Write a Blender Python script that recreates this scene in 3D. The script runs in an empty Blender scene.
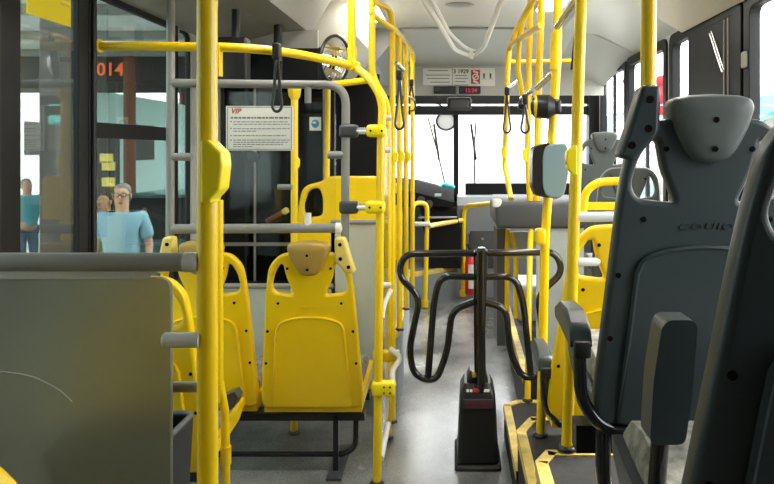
import bpy, bmesh, math, random
from mathutils import Vector, Matrix, Euler
random.seed(7)
S = bpy.context.scene
COL = S.collection
PI = math.pi
ZC = 1.40            # eye height above the low floor
F = 670.0            # focal length in pixels of the 774 x 484 frame
VX, VY = 455.0, 150.0

def at(px, py, Y):
    return Vector(((px - VX) * Y / F, Y, ZC - (py - VY) * Y / F))

# ------------------------------------------------------------------ materials
def mat(name, col, rough=0.5, metal=0.0, noise=0.0, nscale=8.0, coat=0.0, trans=0.0, bump=0.0, bscale=60.0, emit=None, estr=0.0, spec=0.5, ior=1.45):
    m = bpy.data.materials.new(name); m.use_nodes = True
    nt = m.node_tree; b = nt.nodes['Principled BSDF']
    b.inputs['Base Color'].default_value = (*col, 1)
    b.inputs['Roughness'].default_value = rough
    b.inputs['Metallic'].default_value = metal
    b.inputs['Coat Weight'].default_value = coat
    b.inputs['Transmission Weight'].default_value = trans
    b.inputs['Specular IOR Level'].default_value = spec
    b.inputs['IOR'].default_value = ior
    if emit:
        b.inputs['Emission Color'].default_value = (*emit, 1)
        b.inputs['Emission Strength'].default_value = estr
    tc = nt.nodes.new('ShaderNodeTexCoord')
    if noise > 0:
        n = nt.nodes.new('ShaderNodeTexNoise'); n.inputs['Scale'].default_value = nscale
        n.inputs['Detail'].default_value = 6
        r = nt.nodes.new('ShaderNodeMapRange')
        r.inputs['From Min'].default_value = .3; r.inputs['From Max'].default_value = .7
        r.inputs['To Min'].default_value = 1 - noise; r.inputs['To Max'].default_value = 1 + noise
        mx = nt.nodes.new('ShaderNodeVectorMath'); mx.operation = 'SCALE'
        mx.inputs[0].default_value = col
        nt.links.new(tc.outputs['Object'], n.inputs['Vector'])
        nt.links.new(n.outputs['Fac'], r.inputs['Value'])
        nt.links.new(r.outputs['Result'], mx.inputs['Scale'])
        nt.links.new(mx.outputs['Vector'], b.inputs['Base Color'])
    if bump > 0:
        n2 = nt.nodes.new('ShaderNodeTexNoise'); n2.inputs['Scale'].default_value = bscale
        n2.inputs['Detail'].default_value = 3
        bp = nt.nodes.new('ShaderNodeBump'); bp.inputs['Strength'].default_value = bump
        bp.inputs['Distance'].default_value = .002
        nt.links.new(tc.outputs['Object'], n2.inputs['Vector'])
        nt.links.new(n2.outputs['Fac'], bp.inputs['Height'])
        nt.links.new(bp.outputs['Normal'], b.inputs['Normal'])
    return m

def glass(name, tint, refl=0.06, rough=0.02):
    m = bpy.data.materials.new(name); m.use_nodes = True
    nt = m.node_tree; nt.nodes.remove(nt.nodes['Principled BSDF'])
    out = nt.nodes['Material Output']
    t = nt.nodes.new('ShaderNodeBsdfTransparent'); t.inputs['Color'].default_value = (*tint, 1)
    g = nt.nodes.new('ShaderNodeBsdfGlossy'); g.inputs['Roughness'].default_value = rough
    fr = nt.nodes.new('ShaderNodeLayerWeight')
    pw = nt.nodes.new('ShaderNodeMath'); pw.operation = 'POWER'; pw.inputs[1].default_value = 5
    mr = nt.nodes.new('ShaderNodeMath'); mr.operation = 'MULTIPLY_ADD'; mr.inputs[1].default_value = .45; mr.inputs[2].default_value = refl
    mr.use_clamp = True
    nt.links.new(fr.outputs['Facing'], pw.inputs[0])
    mx = nt.nodes.new('ShaderNodeMixShader')
    nt.links.new(pw.outputs[0], mr.inputs[0]); nt.links.new(mr.outputs[0], mx.inputs['Fac'])
    nt.links.new(t.outputs[0], mx.inputs[1]); nt.links.new(g.outputs[0], mx.inputs[2])
    nt.links.new(mx.outputs[0], out.inputs['Surface'])
    return m

M = {}
M['yellow'] = mat('yellow_paint', (.90, .60, .005), .32, noise=.05, nscale=3, coat=.25)
M['yplastic'] = mat('yellow_plastic', (.90, .60, .004), .36, noise=.04, nscale=5, coat=.15)
M['ybutton'] = mat('bright_yellow_plastic', (1.0, .78, .008), .35)
M['ypale'] = mat('pale_yellow_plastic', (.85, .66, .16), .4)
M['tan'] = mat('tan_plastic', (.42, .27, .06), .38, noise=.06)
M['greytube'] = mat('grey_powder_coat', (.25, .245, .225), .42, noise=.04)
M['whitetube'] = mat('white_tube', (.80, .79, .75), .4)
M['darkgrey'] = mat('dark_grey_plastic', (.055, .06, .065), .42)
M['charcoal'] = mat('charcoal_plastic', (.042, .056, .060), .38, noise=.08, nscale=4, bump=.15, bscale=400)
M['charcoal2'] = mat('charcoal_headrest', (.108, .122, .114), .42, noise=.06, nscale=6, bump=.15, bscale=400)
M['black'] = mat('black_plastic', (.012, .012, .013), .35)
M['rubber'] = mat('black_rubber', (.016, .015, .015), .6)
M['blackgloss'] = mat('glossy_black_tube', (.012, .012, .013), .16, coat=.5)
M['screw'] = mat('screw_hole', (.006, .004, .002), .8, spec=.1)
M['steel'] = mat('brushed_steel', (.75, .74, .70), .25, metal=.9)
M['fabric'] = mat('patterned_fabric', (.21, .20, .17), .9, noise=.55, nscale=34, bump=.5, bscale=300)
M['lightgrey'] = mat('light_grey_laminate', (.55, .55, .52), .45, noise=.03)
M['ceil'] = mat('ceiling_laminate', (.78, .78, .74), .22, noise=.02, nscale=2)
M['cap'] = mat('beige_cap', (.48, .475, .43), .45, noise=.02)
M['fairing'] = mat('grey_fairing', (.30, .30, .285), .4)
M['beige'] = mat('beige_panel', (.66, .63, .54), .4)
M['wall'] = mat('wall_laminate', (.42, .43, .41), .5)
M['frame'] = mat('black_window_frame', (.006, .006, .007), .5, spec=.3)
M['dash'] = mat('grey_dash', (.22, .24, .26), .5)
M['dashblack'] = mat('black_dash', (.010, .009, .010), .75, spec=.2)
M['desk'] = mat('grey_desk', (.065, .068, .072), .45)
M['white'] = mat('white_paper', (.78, .77, .71), .6)
M['print'] = mat('black_print', (.03, .03, .03), .6)
M['printgrey'] = mat('grey_print', (.20, .20, .18), .6)
M['dullred'] = mat('dull_red_print', (.22, .012, .03), .5)
M['red'] = mat('red_print', (.55, .03, .05), .5)
M['redpaint'] = mat('red_paint', (.62, .02, .02), .3)
M['redcloth'] = mat('red_cloth', (.30, .008, .02), .8)
M['blue'] = mat('blue_print', (.04, .22, .42), .5)
M['teal'] = mat('teal_cloth', (.02, .45, .42), .7)
M['step'] = mat('black_step_rubber', (.022, .022, .023), .7, bump=.5, bscale=200, noise=.2, nscale=40)
M['nosing'] = mat('worn_yellow_nosing', (.68, .50, .13), .5, noise=.25, nscale=18)
M['glass'] = glass('clear_glass', (.96, .97, .97), .05)
M['doorglass'] = glass('door_glass', (.50, .56, .54), .09)
M['tint'] = glass('tinted_glass', (.035, .034, .032), .025, .06)
M['pane'] = glass('clear_acrylic', (.97, .98, .97), .03, .05)
M['led'] = mat('red_led', (.3, .02, .02), .5, emit=(1, .04, .08), estr=.35)
M['ledo'] = mat('orange_led', (.3, .05, .01), .5, emit=(1, .16, .03), estr=1.2)
M['lamp'] = mat('ceiling_lamp_diffuser', (.9, .9, .9), .5, emit=(1, .97, .9), estr=16)
M['skin'] = mat('skin', (.50, .27, .18), .55)
M['skin2'] = mat('darker_skin', (.36, .17, .09), .55)
M['hair'] = mat('dark_hair', (.03, .02, .015), .7)
M['greyhair'] = mat('grey_hair', (.22, .20, .18), .7)
M['bluecloth'] = mat('pale_blue_cloth', (.22, .36, .44), .85)
M['turq'] = mat('turquoise_cloth', (.07, .28, .32), .85)
M['jeans'] = mat('jeans_cloth', (.04, .09, .17), .85)
M['darkcloth'] = mat('dark_cloth', (.025, .025, .03), .85)
M['brown'] = mat('brown_post', (.17, .06, .03), .6)
M['mirror'] = mat('mirror_glass', (.9, .9, .9), .02, metal=1.0)
M['paleteal'] = mat('pale_teal_panel', (.50, .66, .63), .6)
M['asphalt'] = mat('street_asphalt', (.28, .29, .28), .85, noise=.2, nscale=4)
M['facade'] = mat('pale_facade', (.70, .70, .68), .8, noise=.05)
M['facade2'] = mat('warm_facade', (.26, .18, .12), .8, noise=.05)
M['bluewall'] = mat('blue_grey_facade', (.20, .26, .28), .8)
M['canopy'] = mat('white_canopy', (.75, .76, .74), .5)
M['darkpanel'] = mat('dark_brown_panel', (.05, .04, .035), .6)
M['cardark'] = mat('dark_teal_car_paint', (.03, .07, .08), .25, coat=.5)
M['carwhite'] = mat('white_car_paint', (.75, .75, .75), .3, coat=.5)
M['teal_device'] = mat('blue_grey_device', (.20, .29, .32), .38)

# frosted divider panel: diffuse + rough transmission, light scuffs
def frosted(name, col, tr=.55):
    m = mat(name, col, .55, noise=.07, nscale=5, trans=tr, bump=.1, bscale=120)
    m.node_tree.nodes['Principled BSDF'].inputs['IOR'].default_value = 1.12
    return m
M['frost'] = frosted('frosted_panel', (.47, .49, .43), .68)
M['frost2'] = frosted('pale_frosted_panel', (.62, .67, .62), .35)

# bus floor: speckled grey vinyl with worn, slightly glossy aisle
def floor_mat():
    m = mat('speckled_vinyl_floor', (.2, .2, .2), .36, coat=.8)
    m.node_tree.nodes['Principled BSDF'].inputs['Coat Roughness'].default_value = .25
    nt = m.node_tree; b = nt.nodes['Principled BSDF']
    tc = nt.nodes.new('ShaderNodeTexCoord')
    n1 = nt.nodes.new('ShaderNodeTexNoise'); n1.inputs['Scale'].default_value = 3.0; n1.inputs['Detail'].default_value = 8
    n2 = nt.nodes.new('ShaderNodeTexNoise'); n2.inputs['Scale'].default_value = 160.0
    rp = nt.nodes.new('ShaderNodeValToRGB')
    rp.color_ramp.elements[0].position = .32; rp.color_ramp.elements[0].color = (.115, .117, .115, 1)
    rp.color_ramp.elements[1].position = .72; rp.color_ramp.elements[1].color = (.29, .30, .295, 1)
    r2 = nt.nodes.new('ShaderNodeMapRange'); r2.inputs['From Min'].default_value = .35; r2.inputs['From Max'].default_value = .65
    r2.inputs['To Min'].default_value = .8; r2.inputs['To Max'].default_value = 1.2
    sc = nt.nodes.new('ShaderNodeVectorMath'); sc.operation = 'SCALE'
    r3 = nt.nodes.new('ShaderNodeMapRange'); r3.inputs['To Min'].default_value = .14; r3.inputs['To Max'].default_value = .34
    nt.links.new(tc.outputs['Object'], n1.inputs['Vector']); nt.links.new(tc.outputs['Object'], n2.inputs['Vector'])
    nt.links.new(n1.outputs['Fac'], rp.inputs['Fac']); nt.links.new(n2.outputs['Fac'], r2.inputs['Value'])
    nt.links.new(rp.outputs['Color'], sc.inputs[0]); nt.links.new(r2.outputs['Result'], sc.inputs['Scale'])
    nt.links.new(sc.outputs['Vector'], b.inputs['Base Color'])
    nt.links.new(n1.outputs['Fac'], r3.inputs['Value']); nt.links.new(r3.outputs['Result'], b.inputs['Roughness'])
    return m
M['floor'] = floor_mat()

# ------------------------------------------------------------------ mesh helpers
class MB:
    def __init__(s): s.v = []; s.f = []
    def add(s, vs, fs):
        o = len(s.v); s.v += [Vector(p) for p in vs]; s.f += [[i + o for i in f] for f in fs]; return s
    def box(s, a, b, rot=None, c=None):
        x0, y0, z0 = a; x1, y1, z1 = b
        vs = [Vector(p) for p in ((x0,y0,z0),(x1,y0,z0),(x1,y1,z0),(x0,y1,z0),(x0,y0,z1),(x1,y0,z1),(x1,y1,z1),(x0,y1,z1))]
        if rot is not None:
            c = Vector(c) if c is not None else sum(vs, Vector()) / 8
            R = Euler(rot).to_matrix(); vs = [R @ (p - c) + c for p in vs]
        return s.add(vs, [[0,3,2,1],[4,5,6,7],[0,1,5,4],[1,2,6,5],[2,3,7,6],[3,0,4,7]])
    def rbox(s, a, b, r=.01, rot=None, seg=3):
        bm = bmesh.new()
        bmesh.ops.create_cube(bm, size=1)
        a = Vector(a); b = Vector(b); d = b - a; c = (a + b) / 2
        for v in bm.verts: v.co = Vector((v.co.x * d.x, v.co.y * d.y, v.co.z * d.z))
        bmesh.ops.bevel(bm, geom=bm.edges[:], offset=min(r, min(d) * .49), segments=seg, affect='EDGES', profile=.5)
        R = Euler(rot).to_matrix() if rot is not None else Matrix.Identity(3)
        bm.verts.ensure_lookup_table()
        vs = [R @ v.co + c for v in bm.verts]; fs = [[v.index for v in f.verts] for f in bm.faces]
        bm.free(); return s.add(vs, fs)
    def tube(s, pts, r, n=12, closed=False, cap=True, sx=1.0):
        pts = [Vector(p) for p in pts]; N = len(pts)
        rs = r if isinstance(r, (list, tuple)) else [r] * N
        T = []
        for i in range(N):
            if closed: d = pts[(i+1) % N] - pts[i-1]
            elif i == 0: d = pts[1] - pts[0]
            elif i == N-1: d = pts[-1] - pts[-2]
            else: d = (pts[i+1]-pts[i]).normalized() + (pts[i]-pts[i-1]).normalized()
            T.append(d.normalized())
        up = Vector((0,0,1)) if abs(T[0].z) < .9 else Vector((1,0,0))
        u = T[0].cross(up).normalized(); vs = []; fs = []
        for i in range(N):
            u = (u - T[i] * u.dot(T[i])).normalized(); w = T[i].cross(u)
            for k in range(n):
                a = 2*PI*k/n; vs.append(pts[i] + (u*math.cos(a)*sx + w*math.sin(a)) * rs[i])
        for i in range(N if closed else N-1):
            j = (i+1) % N
            for k in range(n): fs.append([i*n+k, i*n+(k+1)%n, j*n+(k+1)%n, j*n+k])
        if cap and not closed:
            fs.append(list(range(n))[::-1]); fs.append([(N-1)*n+k for k in range(n)])
        return s.add(vs, fs)
    def cyl(s, a, b, r, n=20): return s.tube([a, b], r, n)
    def ball(s, c, rx, ry=None, rz=None, nu=16, nv=10):
        ry = ry or rx; rz = rz or rx; c = Vector(c); vs = [c + Vector((0,0,rz))]
        for j in range(1, nv):
            t = PI*j/nv
            for i in range(nu):
                p = 2*PI*i/nu; vs.append(c + Vector((rx*math.sin(t)*math.cos(p), ry*math.sin(t)*math.sin(p), rz*math.cos(t))))
        vs.append(c - Vector((0,0,rz))); fs = []
        for i in range(nu): fs.append([0, 1+i, 1+(i+1)%nu])
        for j in range(nv-2):
            for i in range(nu):
                a = 1+j*nu; b = a+nu; fs.append([a+i, b+i, b+(i+1)%nu, a+(i+1)%nu])
        L = len(vs)-1; a = 1+(nv-2)*nu
        for i in range(nu): fs.append([a+(i+1)%nu, a+i, L])
        return s.add(vs, fs)
    def loft(s, rings, cap=True):
        n = len(rings[0]); vs = [Vector(p) for r in rings for p in r]; fs = []
        for i in range(len(rings)-1):
            for k in range(n): fs.append([i*n+k, i*n+(k+1)%n, (i+1)*n+(k+1)%n, (i+1)*n+k])
        if cap: fs.append(list(range(n))[::-1]); fs.append([(len(rings)-1)*n+k for k in range(n)])
        return s.add(vs, fs)
    def mesh(s, me, fn):
        return s.add([fn(v.co) for v in me.vertices], [list(p.vertices) for p in me.polygons])
    def xf(s, fn): s.v = [Vector(fn(p)) for p in s.v]; return s
    def build(s, name, m, parent=None, origin=None, smooth=True):
        me = bpy.data.meshes.new(name)
        if parent is not None:
            w = Vector(parent['_w'])
            off = w
        else:
            if origin is None:
                xs = [p.x for p in s.v]; ys = [p.y for p in s.v]; zs = [p.z for p in s.v]
                origin = ((min(xs)+max(xs))/2, (min(ys)+max(ys))/2, min(zs))
            off = Vector(origin)
        me.from_pydata([tuple(p - off) for p in s.v], [], s.f); me.update()
        bm = bmesh.new(); bm.from_mesh(me); bmesh.ops.recalc_face_normals(bm, faces=bm.faces); bm.to_mesh(me); bm.free()
        if smooth:
            for p in me.polygons: p.use_smooth = True
            try: me.set_sharp_from_angle(angle=math.radians(38))
            except Exception: pass
        me.materials.append(m)
        o = bpy.data.objects.new(name, me); COL.objects.link(o)
        if parent is not None:
            o.parent = parent; o['_w'] = list(off)
        else:
            o.location = off; o['_w'] = list(off)
        return o

def fillet(pts, r, n=6):
    pts = [Vector(p) for p in pts]; out = [pts[0]]
    for i in range(1, len(pts)-1):
        a, b, c = pts[i-1], pts[i], pts[i+1]
        d1 = (a-b); d2 = (c-b); rr = min(r, d1.length*.49, d2.length*.49)
        p0 = b + d1.normalized()*rr; p1 = b + d2.normalized()*rr
        for k in range(n+1):
            t = k/n; out.append(p0*(1-t)**2 + b*2*t*(1-t) + p1*t*t)
    out.append(pts[-1]); return out

def fill2d(loops, depth, bevel=0.0, res=2):
    """2D outline with holes -> solid plate in x,y with thickness along z (centred)"""
    cu = bpy.data.curves.new('outline', 'CURVE'); cu.dimensions = '2D'; cu.fill_mode = 'BOTH'
    cu.extrude = max(depth/2 - bevel, .0001); cu.bevel_depth = bevel; cu.bevel_resolution = res; cu.offset = -bevel
    for lp in loops:
        sp = cu.splines.new('POLY'); sp.points.add(len(lp)-1); sp.use_cyclic_u = True
        for i, p in enumerate(lp): sp.points[i].co = (p[0], p[1], 0, 1)
    ob = bpy.data.objects.new('outline', cu)
    me = bpy.data.meshes.new_from_object(ob)
    bpy.data.objects.remove(ob); bpy.data.curves.remove(cu)
    return me

def round2d(pts, r, n=5):
    P = [Vector((p[0], p[1], 0)) for p in pts]; N = len(P); out = []
    rs = r if isinstance(r, (list, tuple)) else [r]*N
    for i in range(N):
        a, b, c = P[i-1], P[i], P[(i+1) % N]; d1 = a-b; d2 = c-b
        rr = min(rs[i], d1.length*.45, d2.length*.45)
        if rr < 1e-5: out.append((b.x, b.y)); continue
        p0 = b + d1.normalized()*rr; p1 = b + d2.normalized()*rr
        for k in range(n+1):
            t = k/n; q = p0*(1-t)**2 + b*2*t*(1-t) + p1*t*t; out.append((q.x, q.y))
    return out

def text(s, size, depth=.001, align='CENTER', shear=0.0, bold=0.0, space=1.0):
    cu = bpy.data.curves.new('t', 'FONT'); cu.body = s; cu.size = size; cu.extrude = depth/2
    cu.align_x = align; cu.align_y = 'CENTER'; cu.shear = shear; cu.offset = bold; cu.space_character = space
    cu.resolution_u = 3
    ob = bpy.data.objects.new('t', cu); me = bpy.data.meshes.new_from_object(ob)
    bpy.data.objects.remove(ob); bpy.data.curves.remove(cu); return me

def tag(o, label, cat, group=None, kind=None):
    if label: o['label'] = label
    if cat: o['category'] = cat
    if group: o['group'] = group
    if kind: o['kind'] = kind
    return o

def thing(name, label, cat, loc, group=None):
    o = bpy.data.objects.new(name, None); COL.objects.link(o); o.location = loc
    o.empty_display_size = .1; o['_w'] = list(loc)
    return tag(o, label, cat, group)

def struct(o): o['kind'] = 'structure'; return o

XL, XR, YF = -1.36, 1.40, 6.60
YB = -2.4
# ================================================================== SETTING
struct(MB().box((XL, YB, -.06), (XR, YF, 0)).build('floor', M['floor'], smooth=False))
struct(MB().box((-60, -30, -.80), (60, 90, -.75)).build('street_ground', M['asphalt'], smooth=False))

# ceiling: one long coved sheet with thickness, ends at the front cap
prof = [(XL, 2.08), (-1.16, 2.27), (-.80, 2.345), (0, 2.355), (.82, 2.345), (1.12, 2.29), (XR, 2.15)]
ring = lambda y: [(x, y, z) for x, z in prof] + [(x, y, z + .05) for x, z in reversed(prof)]
struct(MB().loft([ring(YB), ring(5.2)]).build('ceiling', M['ceil']))
# longitudinal ceiling joint strips and the roof hatch seams
for i, (xx, zz) in enumerate(((-.80, 2.343), (.82, 2.343))):
    struct(MB().box((xx-.012, YB, zz-.006), (xx+.012, 5.2, zz+.004)).build('trim_%d' % (i+1), M['fairing'], smooth=False))
# front cap that slopes down to the header
capx = (-.42, XR)
mb = MB(); mb.add([(capx[0],5.2,2.35),(.95,5.2,2.35),(XR,5.2,2.15),(XR,6.3,2.0),(.95,6.3,2.19),(capx[0],6.3,2.19),
                  (capx[0],5.2,2.40),(.95,5.2,2.40),(XR,5.2,2.2),(XR,6.3,2.4),(.95,6.3,2.4),(capx[0],6.3,2.4)],
                 [[0,1,4,5],[1,2,3,4],[6,11,10,7],[7,10,9,8],[0,6,7,1],[1,7,8,2],[5,4,10,11],[4,3,9,10],[0,5,11,6],[2,8,9,3]])
struct(mb.build('trim_3', M['cap'], smooth=False))
# grey band where the ceiling meets the cap
struct(MB().box((-.40, 5.185, 2.335), (.62, 5.205, 2.352)).build('trim_4', M['fairing'], smooth=False))
# fairing box above the driver
mb = MB(); mb.loft([[(XL,5.2,2.08),(-.62,5.2,2.08),(-.40,5.2,2.35),(XL,5.2,2.38)], [(XL,6.5,1.98),(-.62,6.5,1.98),(-.40,6.5,2.3),(XL,6.5,2.38)]])
struct(mb.build('trim_5', M['fairing'], smooth=False))
# rounded hood over the driver's cab
mb = MB(); rings = []
for k in range(9):
    t = k/8; a = t*PI
    yy = 4.25 + .95*t
    hgt = .05 + .20*math.sin(a*.5)
    rings.append([(XL, yy, 2.06), (-1.1+.1*t, yy, 2.02-hgt*.25), (-.80, yy, 2.02-hgt*.35), (-.62, yy, 2.12), (-.62, yy, 2.36), (XL, yy, 2.36)])
mb.loft(rings); struct(mb.build('trim_6', M['beige']))
# door-mechanism duct along the left roof edge
mb = MB(); q = lambda y: [(XL,y,2.0),(-1.03,y,2.085),(-.87,y,2.10),(-.72,y,2.35),(XL,y,2.35)]
mb.loft([q(YB), q(4.04)]); struct(mb.build('trim_7', M['fairing'], smooth=False))

# walls ------------------------------------------------------------
def wall_x(name, x0, x1, openings, y0, y1, z0, z1):
    """wall slab between x0,x1 with rectangular openings (ya,yb,za,zb)"""
    me = fill2d([[(y0,z0),(y1,z0),(y1,z1),(y0,z1)]] + [round2d([(a,c),(b,c),(b,d),(a,d)], .07) for a,b,c,d in openings], x1-x0)
    xm = (x0+x1)/2
    return struct(MB().mesh(me, lambda p: Vector((xm + p.z, p.x, p.y))).build(name, M['wall'], smooth=False))

WZ0, WZ1 = .98, 2.12
RW = [(5.46, 6.38), (4.42, 5.40), (3.27, 4.32), (1.75, 3.20), (.35, 1.62)]
wall_x('wall_right', XR, XR+.03, [(a, b, WZ0, WZ1) for a, b in RW], YB, YF, -.06, 2.30)
def window(n, x, a, b, z0, z1, fw, split=None, m='glass', th=.09, inner=1):
    me = fill2d([round2d([(a,z0),(b,z0),(b,z1),(a,z1)], .07), round2d([(a+fw,z0+fw),(b-fw,z0+fw),(b-fw,z1-fw),(a+fw,z1-fw)], .05)], th, .004, 1)
    root = bpy.data.objects.new('window_%d' % n, None); COL.objects.link(root); root['kind'] = 'structure'
    root.location = (x, (a+b)/2, z0); root['_w'] = [x, (a+b)/2, z0]
    MB().mesh(me, lambda p: Vector((x + p.z, p.x, p.y))).build('window_frame', M['frame'], root, smooth=False)
    MB().box((x-.003, a+fw*.5, z0+fw*.5), (x+.003, b-fw*.5, z1-fw*.5)).build('pane', M[m], root, smooth=False)
    if split:
        for yy in split:
            MB().box((x-.012, yy-.018, z0+fw), (x+.012, yy+.018, z1-fw)).build('mullion', M['frame'], root, smooth=False)
    return root
for i, (a, b) in enumerate(RW):
    w = window(i+1, XR+.012, a-.02, b+.02, WZ0-.02, WZ1+.02, .065, [(a+b)/2] if i not in (2,) else None, th=.055)
    if i == 2:
        MB().box((XR-.012, 3.25, WZ0+.03), (XR-.004, 3.99, WZ1-.0)).build('blackout_panel', M['frame'], w, smooth=False)
        for yy in (3.45, 3.40): MB().cyl((XR-.014, yy, WZ0+.05), (XR-.014, yy, WZ1-.05), .005).build('seam_strip', M['greytube'], w)
        MB().cyl((XR-.018, 3.63, 2.03), (XR-.018, 3.46, 1.80), .006).cyl((XR-.018, 3.61, 2.04), (XR-.018, 3.44, 1.81), .004).build('reflection_rods', M['steel'], w)  # steel rods stand in for diagonal reflections on the dark panel
    if i == 3:
        MB().rbox((XR-.03, 3.17, 1.79), (XR-.005, 3.22, 1.87), .01).build('latch', M['greytube'], w)
# beige upper panel over the right windows
mb = MB(); mb.loft([[(XR,y,2.12),(XR-.03,y,2.11),(1.10,y,2.275),(1.14,y,2.31)] for y in (2.2, 4.05)])
struct(mb.build('trim_8', M['beige'], smooth=False))

# left wall with the door opening, a slit window and rear windows
LW = [(3.29, 3.46, .45, 2.0), (4.6, 5.5, 1.05, 1.95), (5.6, 6.3, 1.05, 1.95), (.55, 1.75, .98, 1.95)]
me = fill2d([[(YB,-.06),(2.0,-.06),(2.0,2.06),(3.27,2.06),(3.27,-.06),(YF,-.06),(YF,2.3),(YB,2.3)]] + [round2d([(a,c),(b,c),(b,d),(a,d)], .05) for a,b,c,d in LW], .024)
struct(MB().mesh(me, lambda p: Vector((XL-.012 + p.z, p.x, p.y))).build('wall_left', M['wall'], smooth=False))
for i, (a, b, c, d) in enumerate(LW): window(8+i, XL-.02, a-.01, b+.01, c-.01, d+.01, .02 if i == 0 else .06, None, 'doorglass', th=.024 if i == 0 else .06)

# double-leaf door in the left wall
def door(n, a, b, fa, fb, rail=True):
    root = bpy.data.objects.new('door_%d' % n, None); COL.objects.link(root); root['kind'] = 'structure'
    root.location = (XL, (a+b)/2, 0); root['_w'] = [XL, (a+b)/2, 0]
    me = fill2d([[(a,0),(b,0),(b,2.06),(a,2.06)], [(a+fa,.10),(b-fb,.10),(b-fb,1.98),(a+fa,1.98)]], .03, .004, 1)
    MB().mesh(me, lambda p: Vector((XL-.005 + p.z, p.x, p.y))).build('leaf_frame', M['frame'], root, smooth=False)
    MB().box((XL-.009, a+fa-.01, .09), (XL-.001, b-fb+.01, 1.99)).build('pane', M['doorglass'], root, smooth=False)
    MB().box((XL-.02, a+fa-.005, 1.445), (XL+.010, b-fb+.005, 1.505)).build('mid_rail', M['frame'], root, smooth=False) if rail else None
    MB().tube([(XL+.014, a+.02, .02), (XL+.014, a+.02, 2.04)], .010, 10).build('rubber_edge', M['rubber'], root)
    return root
d1 = door(1, 1.95, 2.47, .135, .065, False)
d2 = door(2, 2.475, 3.27, .055, .045, True)
# yellow notice on the first leaf, with printed lines
nt_ = thing('door_notice', 'yellow printed notice stuck to the upper glass of the left door', 'notice', (XL+.005, 2.25, 1.84))
MB().box((XL-.003, 2.13, 1.835), (XL+.001, 2.37, 2.0)).build('sheet', M['ybutton'], nt_, smooth=False)
for ya_, yb_ in ((2.145,2.205),(2.31,2.36)):
    mb = MB()
    for k in range(5): z = 1.985-.02*k; mb.box((XL+.0012, ya_, z-.004), (XL+.002, yb_, z+.004))
    mb.build('print_column', M['nosing'], nt_, smooth=False)

# back wall of the bus (behind the viewer)
struct(MB().box((XL-.06, YB-.06, -.06), (XR+.06, YB, 2.42)).build('wall_back', M['wall'], smooth=False))

# front: windshield, header, dash
struct(MB().box((XL, 6.30, 1.915), (XR, 6.34, 2.24)).build('wall_front', M['cap'], smooth=False))
ws = bpy.data.objects.new('window_20', None); COL.objects.link(ws); ws['kind'] = 'structure'; ws.location = (0, YF, .9); ws['_w'] = [0, YF, .9]
MB().box((XL, YF, .90), (XR, YF+.01, 1.98)).build('pane', M['glass'], ws, smooth=False)
MB().box((-.015, YF-.03, .90), (.035, YF+.03, 1.98)).build('pillar', M['frame'], ws, smooth=False)
MB().box((XL, YF-.06, 1.745), (XR, YF+.03, 1.832)).build('lower_header', M['frame'], ws, smooth=False)
MB().box((XL, YF-.06, 1.852), (XR, YF+.03, 1.95)).build('upper_header', M['frame'], ws, smooth=False)
MB().box((XL, YF-.05, .6), (-.37, YF+.05, 2.0)).build('left_pillar', M['frame'], ws, smooth=False) if False else None
MB().box((1.30, YF-.10, .9), (XR, YF+.03, 1.98)).build('corner_pillar', M['frame'], ws, smooth=False)
MB().box((.10, YF-.05, .94), (XR, YF-.01, 1.075)).build('route_box', M['dashblack'], ws, smooth=False)
struct(MB().box((XL-.06, YF-.02, -.06), (XR+.06, YF+.03, .92)).build('trim_10', M['dash'], smooth=False))
# dash ledge
mb = MB(); mb.loft([[(x,6.58,.60),(x,6.34,.60),(x,6.30,.88),(x,6.36,.955),(x,6.58,.965)] for x in (.02, XR)])
struct(mb.build('trim_11', M['dash'], smooth=False))
ft = struct(MB().box((.02, 6.36, 0), (XR, 6.58, .62)).build('trim_12', M['dash'], smooth=False))
MB().rbox((.135, 6.335, .28), (.38, 6.362, .66), .012).build('hatch', M['desk'], ft)
MB().cyl((.26, 6.33, .56), (.26, 6.345, .56), .014).build('hatch_lock', M['steel'], ft)

# platforms ---------------------------------------------------------
def platform(n, poly, z0, z1, strips, m='step'):
    o = struct(MB().mesh(fill2d([poly], z1-z0), lambda p: Vector((p.x, p.y, p.z + (z0+z1)/2))).build('trim_%d' % n, M[m], smooth=False))
    for s in strips:
        a, b = s
        a = Vector((*a, z1)); b = Vector((*b, z1)); d = (b-a).normalized(); nrm = Vector((-d.y, d.x, 0))
        w = .032
        MB().add([a - nrm*.004 + Vector((0,0,-.035)), b - nrm*.004 + Vector((0,0,-.035)), b - nrm*.004+Vector((0,0,.004)), a - nrm*.004+Vector((0,0,.004)),
                  a+nrm*w+Vector((0,0,.004)), b+nrm*w+Vector((0,0,.004)), a+nrm*w+Vector((0,0,-.004)), b+nrm*w+Vector((0,0,-.004))],
                 [[0,1,2,3],[3,2,5,4],[4,5,7,6]]).build('nosing', M['nosing'], o, smooth=False)
    return o
# right-hand steps; strips run so that the tread lies on their left side
platform(13, [(.235,YB),(XR,YB),(XR,2.0),(.275,2.0),(.235,1.93)], 0, .50, [((.235,1.93),(.235,YB)), ((.275,2.0),(.235,1.93)), ((XR,2.0),(.275,2.0))])
platform(14, [(.245,2.0),(XR,2.0),(XR,2.75),(.31,2.75),(.245,2.62)], 0, .30, [((.245,2.62),(.245,2.0)), ((.31,2.75),(.245,2.62)), ((XR,2.75),(.31,2.75))])
platform(15, [(.24,2.6),(XR,2.75),(XR,3.34),(.31,3.34),(.24,3.28)], 0, .15, [((.24,3.28),(.24,2.6)), ((.31,3.34),(.24,3.28)), ((XR,3.34),(.31,3.34))])
platform(16, [(.345,3.36),(XR,3.36),(XR,6.1),(.385,6.1)], 0, .26, [((.385,6.1),(.345,3.36))], 'rubber')
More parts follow.
